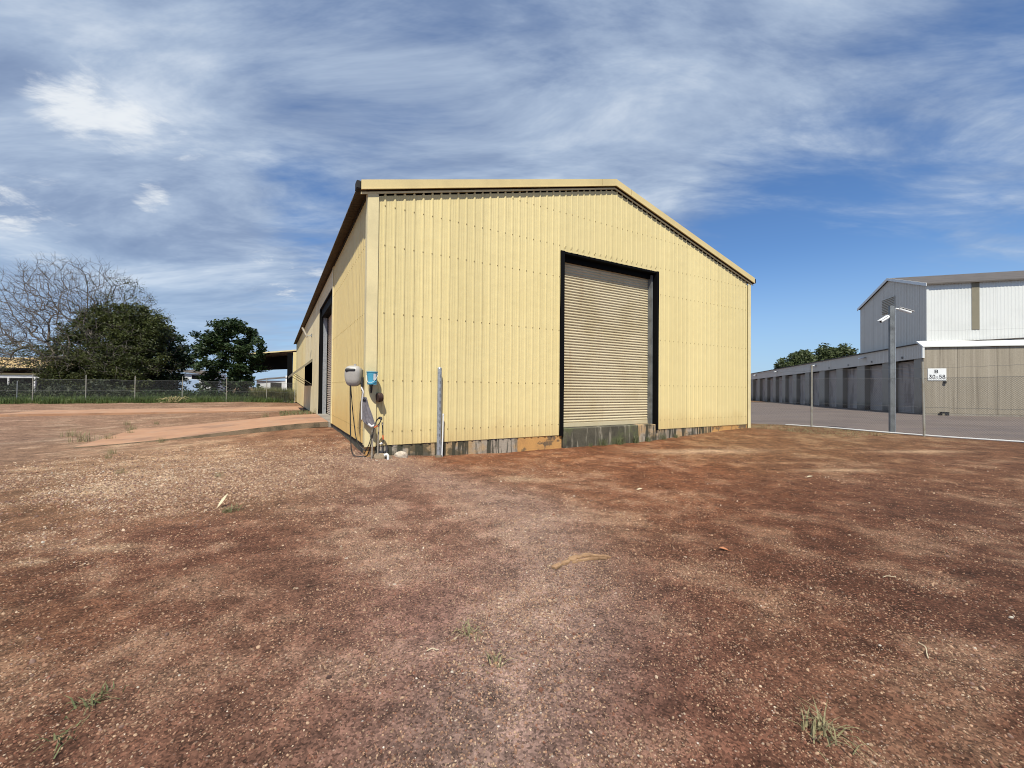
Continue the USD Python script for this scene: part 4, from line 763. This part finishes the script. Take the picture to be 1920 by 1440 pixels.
part(cs_, 'post', MB().box((-.78, V0 + .02, 0), (-.26, V0 + .3, cz(-1) - .17)), m_black)
part(cs_, 'side_wall', MB().box((-.25, V0, 0), (1.2, V0 + .1, cz(-.3) - .17)), m_yellow)
ws = thing('white_shed', 'low white shed with dark doorway seen under the open roof', 'shed', (-38.6, 62, 0), 6)
part(ws, 'wall', MB().box((0, 0, 0), (4.2, 3, 2.6)), m_houseg); part(ws, 'roof', MB().hexa([(-.2, -.3, 2.55), (4.6, -.3, 3.0), (4.6, 3.2, 3.4), (-.2, 3.2, 2.95)], [(-.2, -.3, 2.65), (4.6, -.3, 3.1), (4.6, 3.2, 3.5), (-.2, 3.2, 3.05)]), m_sroof)
part(ws, 'doorway', MB().box((2.0, -.03, .1), (3.6, -.01, 2.3)), m_dark); part(ws, 'post', MB().box((4.25, -.25, 0), (4.5, -.05, 3.4)), m_white)
hs = thing('distant_house', 'small grey rendered house with dark window beyond the trees', 'house', (-62.0, 76, 0), 0)
part(hs, 'wall', MB().box((0, 0, 0), (6.2, 4, 4.0)), m_houseg); part(hs, 'roof', MB().hexa([(-.4, -.5, 4.3), (6.6, -.5, 3.85), (6.6, 4.4, 4.3), (-.4, 4.4, 4.75)], [(-.4, -.5, 4.45), (6.6, -.5, 4.0), (6.6, 4.4, 4.45), (-.4, 4.4, 4.9)]), m_roof)
w = part(hs, 'window', MB().box((2.6, -.05, 2.9), (4.0, -.01, 3.8)), m_whiteclad); part(w, 'pane', MB().box((2.7, -.07, 3.0), (3.9, -.052, 3.7)), m_black)
bf = thing('blue_sheet_fence', 'pale blue corrugated sheet fence in front of the distant house', 'fence', (-61.5, 74.4, 0), 0)
for i in range(5): x, d = ribs(i * .95, (i + 1) * .95, .19, .03); part(bf, 'sheet', MB().sheet([(p, -q, .1) for p, q in zip(x, d)], [(p, -q, 2.9 - .08 * (i % 3)) for p, q in zip(x, d)]), m_houseb)
lw = thing('low_white_wall', 'low pale block wall at ground level under the dark tree', 'wall', (-44.6, 50.5, .1), 10)
for i in range(4): part(lw, 'block', MB().box((i * .82, 0, 0), (i * .82 + .8, .3, .75), bev=.02), m_houseg)
fs = thing('far_yellow_shed', 'long tan roofed shed with white beam at the far left edge', 'shed', (-84, 60.5, 0), 0)
part(fs, 'roof', MB().hexa([(-4, -.6, 4.02), (17.6, -.6, 4.02), (17.6, 7, 6.0), (-4, 7, 6.0)], [(-4, -.6, 4.12), (17.6, -.6, 4.12), (17.6, 7, 6.1), (-4, 7, 6.1)]), m_farroof)
part(fs, 'gutter', MB().box((-4, -.75, 3.8), (17.6, -.62, 4.1)), m_black); part(fs, 'rear_wall', MB().box((-4, 6, 0), (17.6, 6.2, 5.7)), m_dark)  # gutter strip is black: shade at the eave put into its colour
part(fs, 'beam', MB().box((-4, -.1, 2.66), (18, .05, 3.0)), m_white); part(fs, 'wall_band', MB().box((-4, .06, 3.0), (17.4, .16, 3.35)), m_yellow)
for i in range(6): part(fs, 'post', MB().box((-2 + i * 3.9, -.1, 0), (-1.8 + i * 3.9, .05, 2.655)), m_houseg)
fr = thing('dry_frond', 'pale dry palm frond lying in the grass at the left fence', 'palm frond', S(-9.2, 34.9, .2), YAW)
mb = MB(); Rr = np.random.default_rng(3)
for i in range(16):
    a = -1.3 + i * .17; mb.tube([(0 + .1 * i * .5 - .6, 0, .05), (a * .5, Rr.uniform(-.2, .1), .45 + Rr.uniform(-.1, .15)), (a * 1.0, Rr.uniform(-.4, .2), .25 + Rr.uniform(-.2, .2))], [.02, .018, .004], 4)
part(fr, 'leaflets', mb, m_dry); part(fr, 'stem', MB().tube([(-1.0, 0, .05), (0, .05, .12), (.9, .1, .08)], [.03, .025, .01], 6), m_dry)

# ------------------------------------------------------------------ things on and by the shed corner (all in the shed's frame)
rl = thing('hose_reel', 'grey plastic retractable hose reel on the shed corner', 'hose reel', S(-.26, .182, 1.873), 8)
sh = trimesh.creation.icosphere(subdivisions=3); v = np.asarray(sh.vertices)
sup = lambda v, p: np.sign(v) * np.abs(v) ** p
vv = np.c_[sup(v[:, 0], .62) * .185, sup(v[:, 1], .7) * .17, sup(v[:, 2], .6) * .238]; vv[:, 0] *= 1 - .14 * np.clip(-vv[:, 2] / .238, 0, 1); vv[:, 1] *= 1 + .1 * vv[:, 2] / .238
bd = part(rl, 'body', trimesh.Trimesh(vv, sh.faces, process=False), m_reel, smooth=True)
part(bd, 'slot', MB().box((-.150, -.186, .085), (.085, -.10, .168), bev=.03), m_blackp)
part(bd, 'rear_shell', MB().box((.10, -.06, -.19), (.19, .13, .18), bev=.04), m_galv_dark)
part(rl, 'handle_knob', MB().cyl((.03, 0, .22), (.03, 0, .275), .028, 10), m_reel, smooth=40)
part(rl, 'wall_bracket', MB().box((.16, -.03, -.24), (.215, .06, -.02), bev=.01).box((.18, -.04, -.34), (.21, .02, -.2)), m_blackp)
CW = lambda p: S(*p)
def hose(name, pts, r, m, label, cat='hose', extra=None):
    P = smooth_path([S(*p) for p in pts]); o = P[0].copy(); t = thing(name, label, cat, o)
    part(t, 'tube', MB().tube(P - o, r, 8), m, smooth=True)
    for nm, a, b, r2, m2 in extra or []:
        i0, i1 = int(a * (len(P) - 1)), max(int(b * (len(P) - 1)), int(a * (len(P) - 1)) + 2); part(t, nm, MB().tube(P[i0:i1] - o, r2, 8), m2, smooth=True)
    return t
hose('hose', [(-.349, .13, 1.97), (-.338, .12, 1.605), (-.312, .22, .958), (-.295, .25, .469), (-.268, .24, .16), (-.213, .20, .055), (-.10, .08, .045), (.0, -.06, .07), (.041, -.138, .19), (.069, -.273, .451), (.086, -.344, .681)], .0135, m_hose, 'dark hose hanging in a long loop from the grey reel to the ground')
hose('hose', [(-.298, .30, 1.66), (-.298, .30, 1.605), (-.253, .28, 1.078), (-.204, .26, .648), (-.169, .24, .428), (-.102, .2, .27), (0.0, .10, .17)], .0115, m_hose, 'second dark hose dropping behind the looped hose to the wall foot')
hose('hose', [(.11, -.278, .685), (.071, -.253, .567), (.023, -.222, .353), (-.037, -.15, .21), (-.056, -.10, .13)], .011, m_hose, 'reddish black hose slanting from the hanging bundle to the wall foot')
hose('hose_coil', [(.092, -.313, .678), (.122, -.331, .737), (.173, -.361, .773), (.222, -.391, .856), (.242, -.38, .939), (.201, -.30, .927), (.161, -.26, .855), (.122, -.29, .761), (.092, -.313, .66)], .013, m_hose, 'coiled black and orange hose bundle hung on the shed corner', 'hose', [('orange_band', .1, .28, .0155, m_orange), ('knot', .45, .62, .026, m_blackp)])
hose('tap_hose', [(.279, -.343, .839), (.287, -.344, .684), (.294, -.347, .554), (.301, -.349, .435), (.286, -.339, .387), (.235, -.31, .351)], .0125, m_hose, 'short hose with orange joint and white spray nozzle beside the coil', 'hose', [('orange_joint', .42, .58, .017, m_orange), ('nozzle', .82, 1, .022, m_white), ('connector', 0, .1, .02, m_zinc)])
for (a, b), lab in (([(.086, -.287, .675), (.075, -.27, .0)], 'grey standpipe nearest the looped hose'), ([(.219, -.249, .798), (.208, -.233, .0)], 'taller grey standpipe beside the white tap elbow')):
    o = S(b[0], b[1], b[2]); t = thing('standpipe', lab, 'pipe', o, 0, None)
    part(t, 'pipe', MB().tube([o - o, S(*a) - o], .017, 10), m_zinc, smooth=True); part(t, 'collar', MB().tube([S(*a) - o - [0, 0, .05], S(*a) - o], .026, 10), m_zinc, smooth=40); part(t, 'base_collar', MB().tube([(0, 0, .08), (0, 0, .15)], .025, 10), m_zinc, smooth=40)
P = smooth_path([S(.389, -.45, -.1), S(.388, -.45, .05), S(.384, -.45, .105), S(.361, -.44, .134), S(.315, -.42, .118)]); o = P[0].copy()
t = thing('tap_elbow', 'short white pipe elbow sticking up from the gravel at the corner', 'pipe', o); part(t, 'pipe', MB().tube(P - o, .026, 10), m_white, smooth=True); part(t, 'socket', MB().tube([P[-2] - o, P[-1] - o], .036, 10), m_white, smooth=40)
# cloth hanging at the corner
t = thing('hanging_cloth', 'grey cloth bag hanging by a white strap below the hose reel', 'cloth bag', S(-.08, -.13, .7))
def CL(u, v, z): return S(u, v, z) - S(-.08, -.13, .7)
rows = [[(-.115, -.12, 1.40), (-.09, -.14, 1.40), (-.065, -.15, 1.39)], [(-.118, -.12, 1.15), (-.07, -.17, 1.16), (-.015, -.175, 1.19)], [(-.118, -.12, .95), (-.04, -.18, .98), (.05, -.205, 1.0)], [(-.10, -.12, .86), (0, -.20, .84), (.09, -.225, .86)], [(-.03, -.14, .79), (.04, -.22, .755), (.125, -.25, .76)]]
fr_ = [smooth_path([CL(*p) for p in r], 5) for r in rows]
mb = MB(); Rr = np.random.default_rng(9); fold = [np.array([[0, 0.012 * math.sin(k * 1.9 + i), 0] for k in range(len(l))]) for i, l in enumerate(fr_)]
for a, b in zip(range(4), range(1, 5)): mb.sheet(fr_[a] + fold[a], fr_[b] + fold[b])
back = [l + np.array([.02, .055, 0]) for l in fr_]
for a, b in zip(range(4), range(1, 5)): mb.sheet(back[b], back[a]); mb.sheet([fr_[a][0] + fold[a][0], fr_[b][0] + fold[b][0]], [back[a][0], back[b][0]]); mb.sheet([back[a][-1], back[b][-1]], [fr_[a][-1] + fold[a][-1], fr_[b][-1] + fold[b][-1]])
part(t, 'bag', mb, m_cloth, smooth=40)
part(t, 'strap', MB().tube(smooth_path([CL(-.134, -.08, 1.62), CL(-.10, -.134, 1.51), CL(-.112, -.125, 1.42), CL(-.125, -.115, 1.2), CL(-.122, -.118, .90)]), .016, 8), m_clothw, smooth=True)
part(t, 'cuff', MB().tube([CL(.0, -.2, .80), CL(.07, -.23, .745), CL(.13, -.255, .77)], .030, 8), m_clothw, smooth=True)
part(t, 'clip', MB().tube([CL(-.10, -.15, 1.36), CL(-.06, -.16, 1.33)], .03, 8), m_blackp, smooth=True)
# bucket
t = thing('blue_bucket', 'small sky blue plastic bucket hanging on the shed corner', 'bucket', S(.076, -.19, 1.685))
part(t, 'pail', MB().lathe([(0, 0), (.088, 0), (.092, .01), (.118, .262), (.126, .266), (.127, .285), (.117, .287), (.112, .27), (.085, .015), (0, .012)], 28), m_blue, smooth=40)
part(t, 'skirt', MB().lathe([(.091, -.005), (.104, -.005), (.106, .055), (.096, .06)], 28), m_blue, smooth=40)
an = np.linspace(-.2, math.pi + .2, 22); part(t, 'wire_handle', MB().tube([(.128 * math.cos(a), -.128 * abs(math.sin(a)) * 1.02 - .0, .235 - .20 * max(0, math.sin(a))) for a in an], .0045, 6), m_white, smooth=True)
part(t, 'paper_label', MB().sheet([(.107 * math.cos(a), .107 * math.sin(a), .10) for a in np.linspace(-1.0, -.45, 6)], [(.121 * math.cos(a), .121 * math.sin(a), .235) for a in np.linspace(-1.0, -.45, 6)]), m_white)
t = thing('bucket_hook', 'black hooked bracket holding the blue bucket', 'bracket', S(.076, -.05, 1.5))
q = lambda u, v, z: S(u, v, z) - S(.076, -.05, 1.5)
part(t, 'spine', MB().tube([q(.08, -.09, 1.67), q(.08, -.10, 1.58), q(.078, -.08, 1.49)], [.026, .026, .016], 8), m_blackp, smooth=True); part(t, 'arm', MB().tube([q(.08, -.046, 1.66), q(.078, -.2, 1.655)], .018, 8), m_blackp, smooth=True)
t = thing('rusty_outlet', 'round dark rusty outlet box fixed below the blue bucket', 'outlet', S(.255, -.05, 1.395))
part(t, 'drum', MB().tube([S(.205, -.13, 1.39) - S(.255, -.05, 1.395), S(.31, -.11, 1.40) - S(.255, -.05, 1.395)], .098, 16), m_rust, smooth=40)
part(t, 'ridge', MB().tube([S(.245, -.125, 1.39) - S(.255, -.05, 1.395), S(.265, -.12, 1.39) - S(.255, -.05, 1.395)], .106, 16), m_rust, smooth=40)
part(t, 'back_plate', MB().box((-.07, -.02, -.1), (.07, .03, .1)), m_rust)
# steel guard post and thin pipe at the wall
t = thing('guard_post', 'galvanised steel guard post standing against the front wall', 'post', S(1.675, -.14, -.06), YAW)
prof = [(-.055 * math.cos(a), -.05 * math.sin(a)) for a in np.linspace(0, math.pi, 9)]
mb = MB().sheet([(x, y, 0) for x, y in prof], [(x, y, 2.16) for x, y in prof]).sheet([(x * .8, y * .8, 2.16) for x, y in prof], [(x * .8, y * .8, 0) for x, y in prof]).sheet([(x, y, 2.16) for x, y in prof], [(x * .8, y * .8, 2.16) for x, y in prof])
part(t, 'channel', mb, m_galv, smooth=40); mb = MB()
part(t, 'cap', MB().lathe([(.0, .04), (.03, .035), (.05, .015), (.055, 0)], 16, (0, 0, 2.155)), m_galv, smooth=True)
for i in range(12): part(t, 'slot', MB().box((-.012, -.0535, .18 + i * .16), (.012, -.0505, .25 + i * .16)), m_galv_dark)
part(t, 'footing', MB().lathe([(0, .05), (.075, .045), (.09, 0)], 14), m_rampedge, smooth=40)
t = thing('white_pipe', 'thin white plastic pipe upright beside the guard post', 'pipe', S(1.765, -.16, -.12), YAW); part(t, 'pipe', MB().tube([(-.015, 0, 0), (.0, 0, .6), (.02, .03, 1.1)], .017, 10), m_white, smooth=True); part(t, 'collar', MB().tube([(.018, .028, 1.06), (.02, .03, 1.11)], .023, 10), m_white, smooth=40)
# wall lamp on the side
t = thing('wall_lamp', 'grey tube floodlight on an arm high on the cream side wall', 'lamp', S(0, 16.9, 4.65), YAW)
part(t, 'arm', MB().tube([(-.01, 0, 0), (-.28, -.05, -.05)], .025, 8), m_galv); part(t, 'mount', MB().box((-.05, -.09, -.1), (-.009, .09, .1), bev=.01), m_galv_dark); part(t, 'head', MB().tube([(-.28, -.05, -.14), (-.32, -.05, .0), (-.52, .1, .42)], [.045, .06, .06], 10), m_zinc, smooth=40)
# rocks
def rock(name, loc, s, seed, label, m=m_rock):
    r = trimesh.creation.icosphere(subdivisions=3); v = np.asarray(r.vertices); v = v * (0.72 + .55 * meshkit.fbm(v * 1.3 + seed * 7, 3, seed))[:, None] * np.array(s)
    return solo(name, trimesh.Trimesh(v + np.array(loc), r.faces, process=False), m, label, 'rock', smooth=35)
rock('rock', S(.757, -.14, .03), (.17, .12, .11), 1, 'pale rock lying at the plinth left of the guard post')
rock('rock', S(.30, -.24, .03), (.22, .13, .10), 2, 'brown lump of concrete at the foot of the standpipes', m_rampedge)
# ------------------------------------------------------------------ gravel stones near the camera (uncountable)
R = np.random.default_rng(99); protos = []
NG = 520000
def sample(n):
    # distance falls off so that stones hold the same density in view
    r = 1.3 + 12.5 * R.random(n) ** 1.5; a = np.radians(R.uniform(-58, 58, n)); return np.c_[r * np.sin(a), r * np.cos(a)]
xy = sample(NG); uu = (xy - C0[:2]) @ UV[0][:2]; vv_ = (xy - C0[:2]) @ UV[1][:2]
keep = ~((uu > -.05) & (vv_ > -.02)) & (uu < 18.4) & ~((uu < 0) & (uu > -6.6) & (vv_ > 6.9 + .17 * uu - .1) & (vv_ < 12.1))
gcs, gds = ground_col(xy); keep &= R.random(NG) < np.clip(gds * 1.3, .10, 1); keep &= R.random(NG) < 1 - .85 * sstep(8, 13.5, np.hypot(xy[:, 0], xy[:, 1])); xy = xy[keep]; gcs = gcs[keep]
hz_ = ground_h(xy); n = len(xy); rad = np.hypot(xy[:, 0], xy[:, 1])
left = sstep(-1.0, -4.5, xy[:, 0]) * sstep(3.0, 5.5, xy[:, 1])
size = (.0013 + .0014 * R.gamma(1.8, .62, n)) * (1 + .55 * left) * (1 + .085 * rad)
big = R.random(n) < .008; size[big] *= 1.6; size = np.minimum(size, .02)
gp = numbered('/World', 'gravel'); pi = UsdGeom.PointInstancer.Define(stage, gp)
cols = [((.16, .068, .04), (.11, .045, .027)), ((.25, .14, .085), (.19, .10, .06)), ((.34, .225, .14), (.27, .165, .10)), ((.20, .12, .09), (.14, .08, .06)), ((.43, .32, .22), (.35, .25, .17)), ((.50, .44, .36), (.42, .36, .28))]
rel = []
for i, (a, b) in enumerate(cols):
    ico = trimesh.creation.icosphere(subdivisions=1); v = np.asarray(ico.vertices); v = v * (0.75 + .5 * meshkit.fbm(v * 1.1 + i * 9.0, 2, i + 3))[:, None] * np.array([1.15, .95, .68])
    p = part(gp, 'pebble', trimesh.Trimesh(v, ico.faces, process=False), mat(f'pebble_{"abcdef"[i]}', a, b, rough=.9, var=.15, scale=30, rand=.3), smooth=True); rel.append(Sdf.Path(p))
pi.CreatePrototypesRel().SetTargets(rel)
lum = gcs.mean(1); tone = np.clip(1.0 + 1.0 * left + (lum - .06) * 12 + R.normal(0, 1.15, n), 0, 5)
idx = np.clip(np.round(tone), 0, 4).astype(np.int32); idx[R.random(n) < .007] = 5
q = R.normal(size=(n, 4)); q[:, :2] *= .35; q /= np.linalg.norm(q, axis=1, keepdims=True)
pi.CreateProtoIndicesAttr(Vt.IntArray.FromNumpy(idx)); pi.CreatePositionsAttr(Vt.Vec3fArray.FromNumpy(np.c_[xy, hz_ + size * .18].astype(np.float32)))
pi.CreateScalesAttr(Vt.Vec3fArray.FromNumpy(np.repeat(size[:, None], 3, 1).astype(np.float32)))
quat = Vt.QuathArray([Gf.Quath(float(a), float(b), float(c), float(d)) for a, b, c, d in np.c_[q[:, 3], q[:, 0], q[:, 1], q[:, 2]]]); pi.CreateOrientationsAttr(quat)
tag(pi, 'loose red brown and pale gravel stones strewn over the yard', 'gravel', kind='stuff')

# ------------------------------------------------------------------ weeds, leaves and small litter
def weed(name, n, h, spread, seed, m, label, loc, group=None, flat=.9, w=.004):
    t = thing(name, label, 'weed', loc, 0, group)
    f = lambda R, k: np.c_[R.normal(0, spread, (k, 2)), np.zeros(k)]
    part(t, 'blades', blades(n, f, h * .4, h, w, seed, flat), m)
    part(t, 'root_crown', MB().lathe([(0, .012), (spread * .25, .006), (spread * .4, -.01)], 9), m_clay, smooth=True); return t
def gl(x, y): return (x, y, float(ground_h([[x, y]])[0]))
weed('grass_tuft', 60, .10, .05, 1, m_weed, 'pale green grass tuft in the bottom right corner of the gravel', gl(1.48, 1.96), flat=2.2)
weed('grass_tuft', 34, .07, .05, 2, m_weedg, 'thin green grass tuft in the lower left gravel', gl(-2.13, 2.13), flat=2.0)
weed('grass_tuft', 18, .05, .04, 3, m_weedg, 'faint low grass sprig at the bottom left edge', gl(-2.05, 1.9), flat=2.0)
weed('grass_tuft', 30, .08, .04, 4, m_weed, 'small spiky weed in the middle foreground gravel', gl(-.25, 2.72), flat=2.0)
weed('grass_tuft', 22, .07, .03, 14, m_weed, 'tiny weed just below the middle foreground one', gl(-.08, 2.42), flat=2.0)
weed('grass_tuft', 40, .12, .05, 5, m_weedg, 'small green weed beside the pale upright leaf', gl(-3.6, 5.3), flat=1.8)
w1 = weed('bushy_weed', 60, .36, .10, 6, m_weed, 'upright green weed furthest left of those by the ramp tip', gl(-14.97, 13.95), 'weeds by the ramp', .7, .0045)
for x, y, s, lab in [(-12.99, 12.45, 1.2, 'tall thin weed right at the left tip of the ramp'), (-12.67, 12.9, .8, 'weed just behind the left tip of the ramp'), (-14.57, 15.72, .9, 'weed above the far edge of the ramp'), (-13.47, 14.5, .55, 'low weed between the ramp tip and the weed above its far edge'), (-9.6, 9.9, .55, 'small weed in front of the near edge of the ramp'), (-10.2, 12.0, .6, 'weed growing at the near side of the ramp middle'), (-16.5, 17.6, .7, 'weed in the far cluster left of the ramp'), (-15.4, 17.8, .6, 'weed in the far cluster nearer the ramp'), (-7.2, 7.6, .45, 'small weed in the pale gravel band on the left'), (-9.0, 9.2, .4, 'little weed left of the pale gravel band'), (-5.2, 7.3, .35, 'tiny weed in the gravel right of the pale band'), (-11.6, 19.4, .9, 'weed beyond the ramp near the shed side'), (-9.9, 21.0, 1.1, 'dark weed clump at the shed wall behind the ramp')]:
    copy(w1, gl(x, y), 40 * s + x * 31, lab, 'weed', 'weeds by the ramp', s)
w2 = weed('sill_weed', 60, .32, .07, 7, m_weedg, 'green weed at the left part of the front door sill', S(7.0, -.12, -.1), 'weeds along the door sill', .8, .005)
for u, s, lab in ((7.7, 1.1, 'bushy weed under the middle of the front door sill'), (8.4, 1.2, 'weed climbing the right half of the door sill'), (9.0, .8, 'weed at the right end of the door sill'), (9.75, .9, 'yellow green weed at the plinth just right of the door'), (10.4, .6, 'small weed at the plinth further right of the door'), (6.5, .5, 'tiny weed near the left end of the door sill')):
    z = float(ground_h(S(u, -.12)[None, :2])[0]); copy(w2, S(u, -.12, z), u * 70, lab, 'weed', 'weeds along the door sill', s)
solo('dry_grass', blades(2600, in_shed_rect(14.9, 18.1, -3.6, .8), .03, .10, .006, 44, 1.2), m_weed, 'thin dry grass cover between the shed corner and the right fence', 'grass', kind='stuff')
solo('side_grass', blades(900, in_shed_rect(-1.6, -.1, 12.3, 19), .04, .2, .008, 45, .9), m_weedg, 'green grass growing along the foot of the side wall', 'grass', kind='stuff')
# clay crust, leaves, twigs
lc = gl(.62, 3.86)
from shapely.geometry import Polygon as PG
rg = np.random.default_rng(5); t = thing('clay_crust', 'flat broken crust of orange dried clay in the middle of the yard', 'clay', lc)
for k, (x, y, a, b, rot) in enumerate([(-.20, -.13, .06, .026, .9), (-.11, -.05, .055, .022, .7), (-.04, .03, .04, .035, .2), (.03, .075, .06, .030, .5), (.12, .115, .045, .036, .2), (.21, .10, .06, .022, -.1), (.30, .095, .045, .022, -.25), (.06, .01, .06, .016, .3), (.16, .04, .05, .014, .1), (-.02, -.04, .03, .012, .6), (.26, .05, .03, .012, 0)]):
    th_ = np.linspace(0, 2 * np.pi, 26)[:-1]; rr_ = 1 + 1.5 * (meshkit.fbm(np.c_[np.cos(th_) * 1.7 + k * 9, np.sin(th_) * 1.7, th_ * 0], 4, 8) - .5)
    px_, py_ = a * np.cos(th_) * rr_, b * np.sin(th_) * rr_; c_, s_ = math.cos(rot), math.sin(rot)
    ex = trimesh.creation.extrude_polygon(PG(np.c_[x + px_ * c_ - py_ * s_, y + px_ * s_ + py_ * c_]).buffer(0), .012, engine='earcut'); v = np.asarray(ex.vertices).copy(); v[:, 2] = v[:, 2] * 1.3 - .004 + .010 * meshkit.fbm(np.c_[v[:, :2] * 14, v[:, 2] * 0], 2, 4)
    part(t, 'plate', trimesh.Trimesh(v, ex.faces, process=False), m_clay)
def leaf(loc, L, wd, rz, m, label, pitch=.15):
    t = thing('dead_leaf', label, 'leaf', loc, rz); x = np.linspace(0, 1, 8); w = wd * np.sin(np.pi * x) ** .8; mb = MB()
    a = [(L * k, -q, .012 + L * pitch * k + .25 * q) for k, q in zip(x, w)]; c = [(L * k, 0, .006 + L * pitch * k) for k in x]; b = [(L * k, q, .012 + L * pitch * k + .25 * q) for k, q in zip(x, w)]
    part(t, 'blade', MB().sheet(a, c).sheet(c, b), m, smooth=True); part(t, 'stem', MB().tube([(-.3 * L, 0, .01), (0, 0, .008), (L, 0, .01 + L * pitch)], .0018, 5), m)
leaf(gl(2.2, 4.16), .085, .026, 150, m_leafb, 'curled orange brown leaf in the right foreground')
leaf(gl(-3.85, 5.4), .16, .024, 80, m_leafp, 'pale dead leaf standing up in the left gravel', .95)
leaf(gl(2.1, 6.85), .10, .03, 20, m_leafp, 'pale leaf on the orange soil in front of the door')
leaf(gl(5.75, 8.0), .13, .03, 10, m_leafp, 'pale leaf lying furthest right on the gravel')
def twig(loc, pts, label): t = thing('twig', label, 'twig', loc); part(t, 'stick', MB().tube(smooth_path(pts), .0028, 5), m_leafp, smooth=True); part(t, 'end', MB().tube([pts[-1], (pts[-1][0] + .01, pts[-1][1] + .008, pts[-1][2])], .002, 5), m_leafp)
twig(gl(2.56, 2.53), [(-.06, -.06, .01), (-.03, -.02, .018), (.0, .01, .012), (.02, .04, .018), (.03, .09, .01)], 'thin curved straw in the right foreground')
twig(gl(-.5, 1.0 + 1.5), [(0, 0, .01), (.03, .02, .014), (.06, .01, .01)], 'short straw in the centre foreground')
twig(gl(3.3, 3.6), [(-.05, 0, .01), (0, .015, .015), (.07, .01, .01)], 'short straw in the right middle gravel')
for i, (x, y, s) in enumerate([(.52, 2.63, .012), (.45, 2.64, .01), (1.03, 3.16, .012), (-1.0, 2.3, .012), (-1.25, 2.75, .011)]):
    lab = ['dark clod right of the centre foreground weed', 'smaller dark clod touching the one beside it', 'dark clod below the clay crust', 'dark clod near the bottom, left of centre', 'dark clod in the left foreground'][i]
    rock('clod', gl(x, y), (s * 1.3, s, s * .9), i + 5, lab, m_rust)
for i, (x, y, s, lab) in enumerate([(-1.55, 3.9, .02, 'white stone in the left middle foreground'), (3.1, 2.35, .018, 'white stone near the right edge, bottom'), (.98, 6.4, .025, 'pale stone on the track in front of the door'), (-.95, 3.4, .018, 'white stone left of the pale track')]): rock('white_stone', gl(x, y), (s * .8, s * .65, s * .45), i + 20, lab, m_rock)
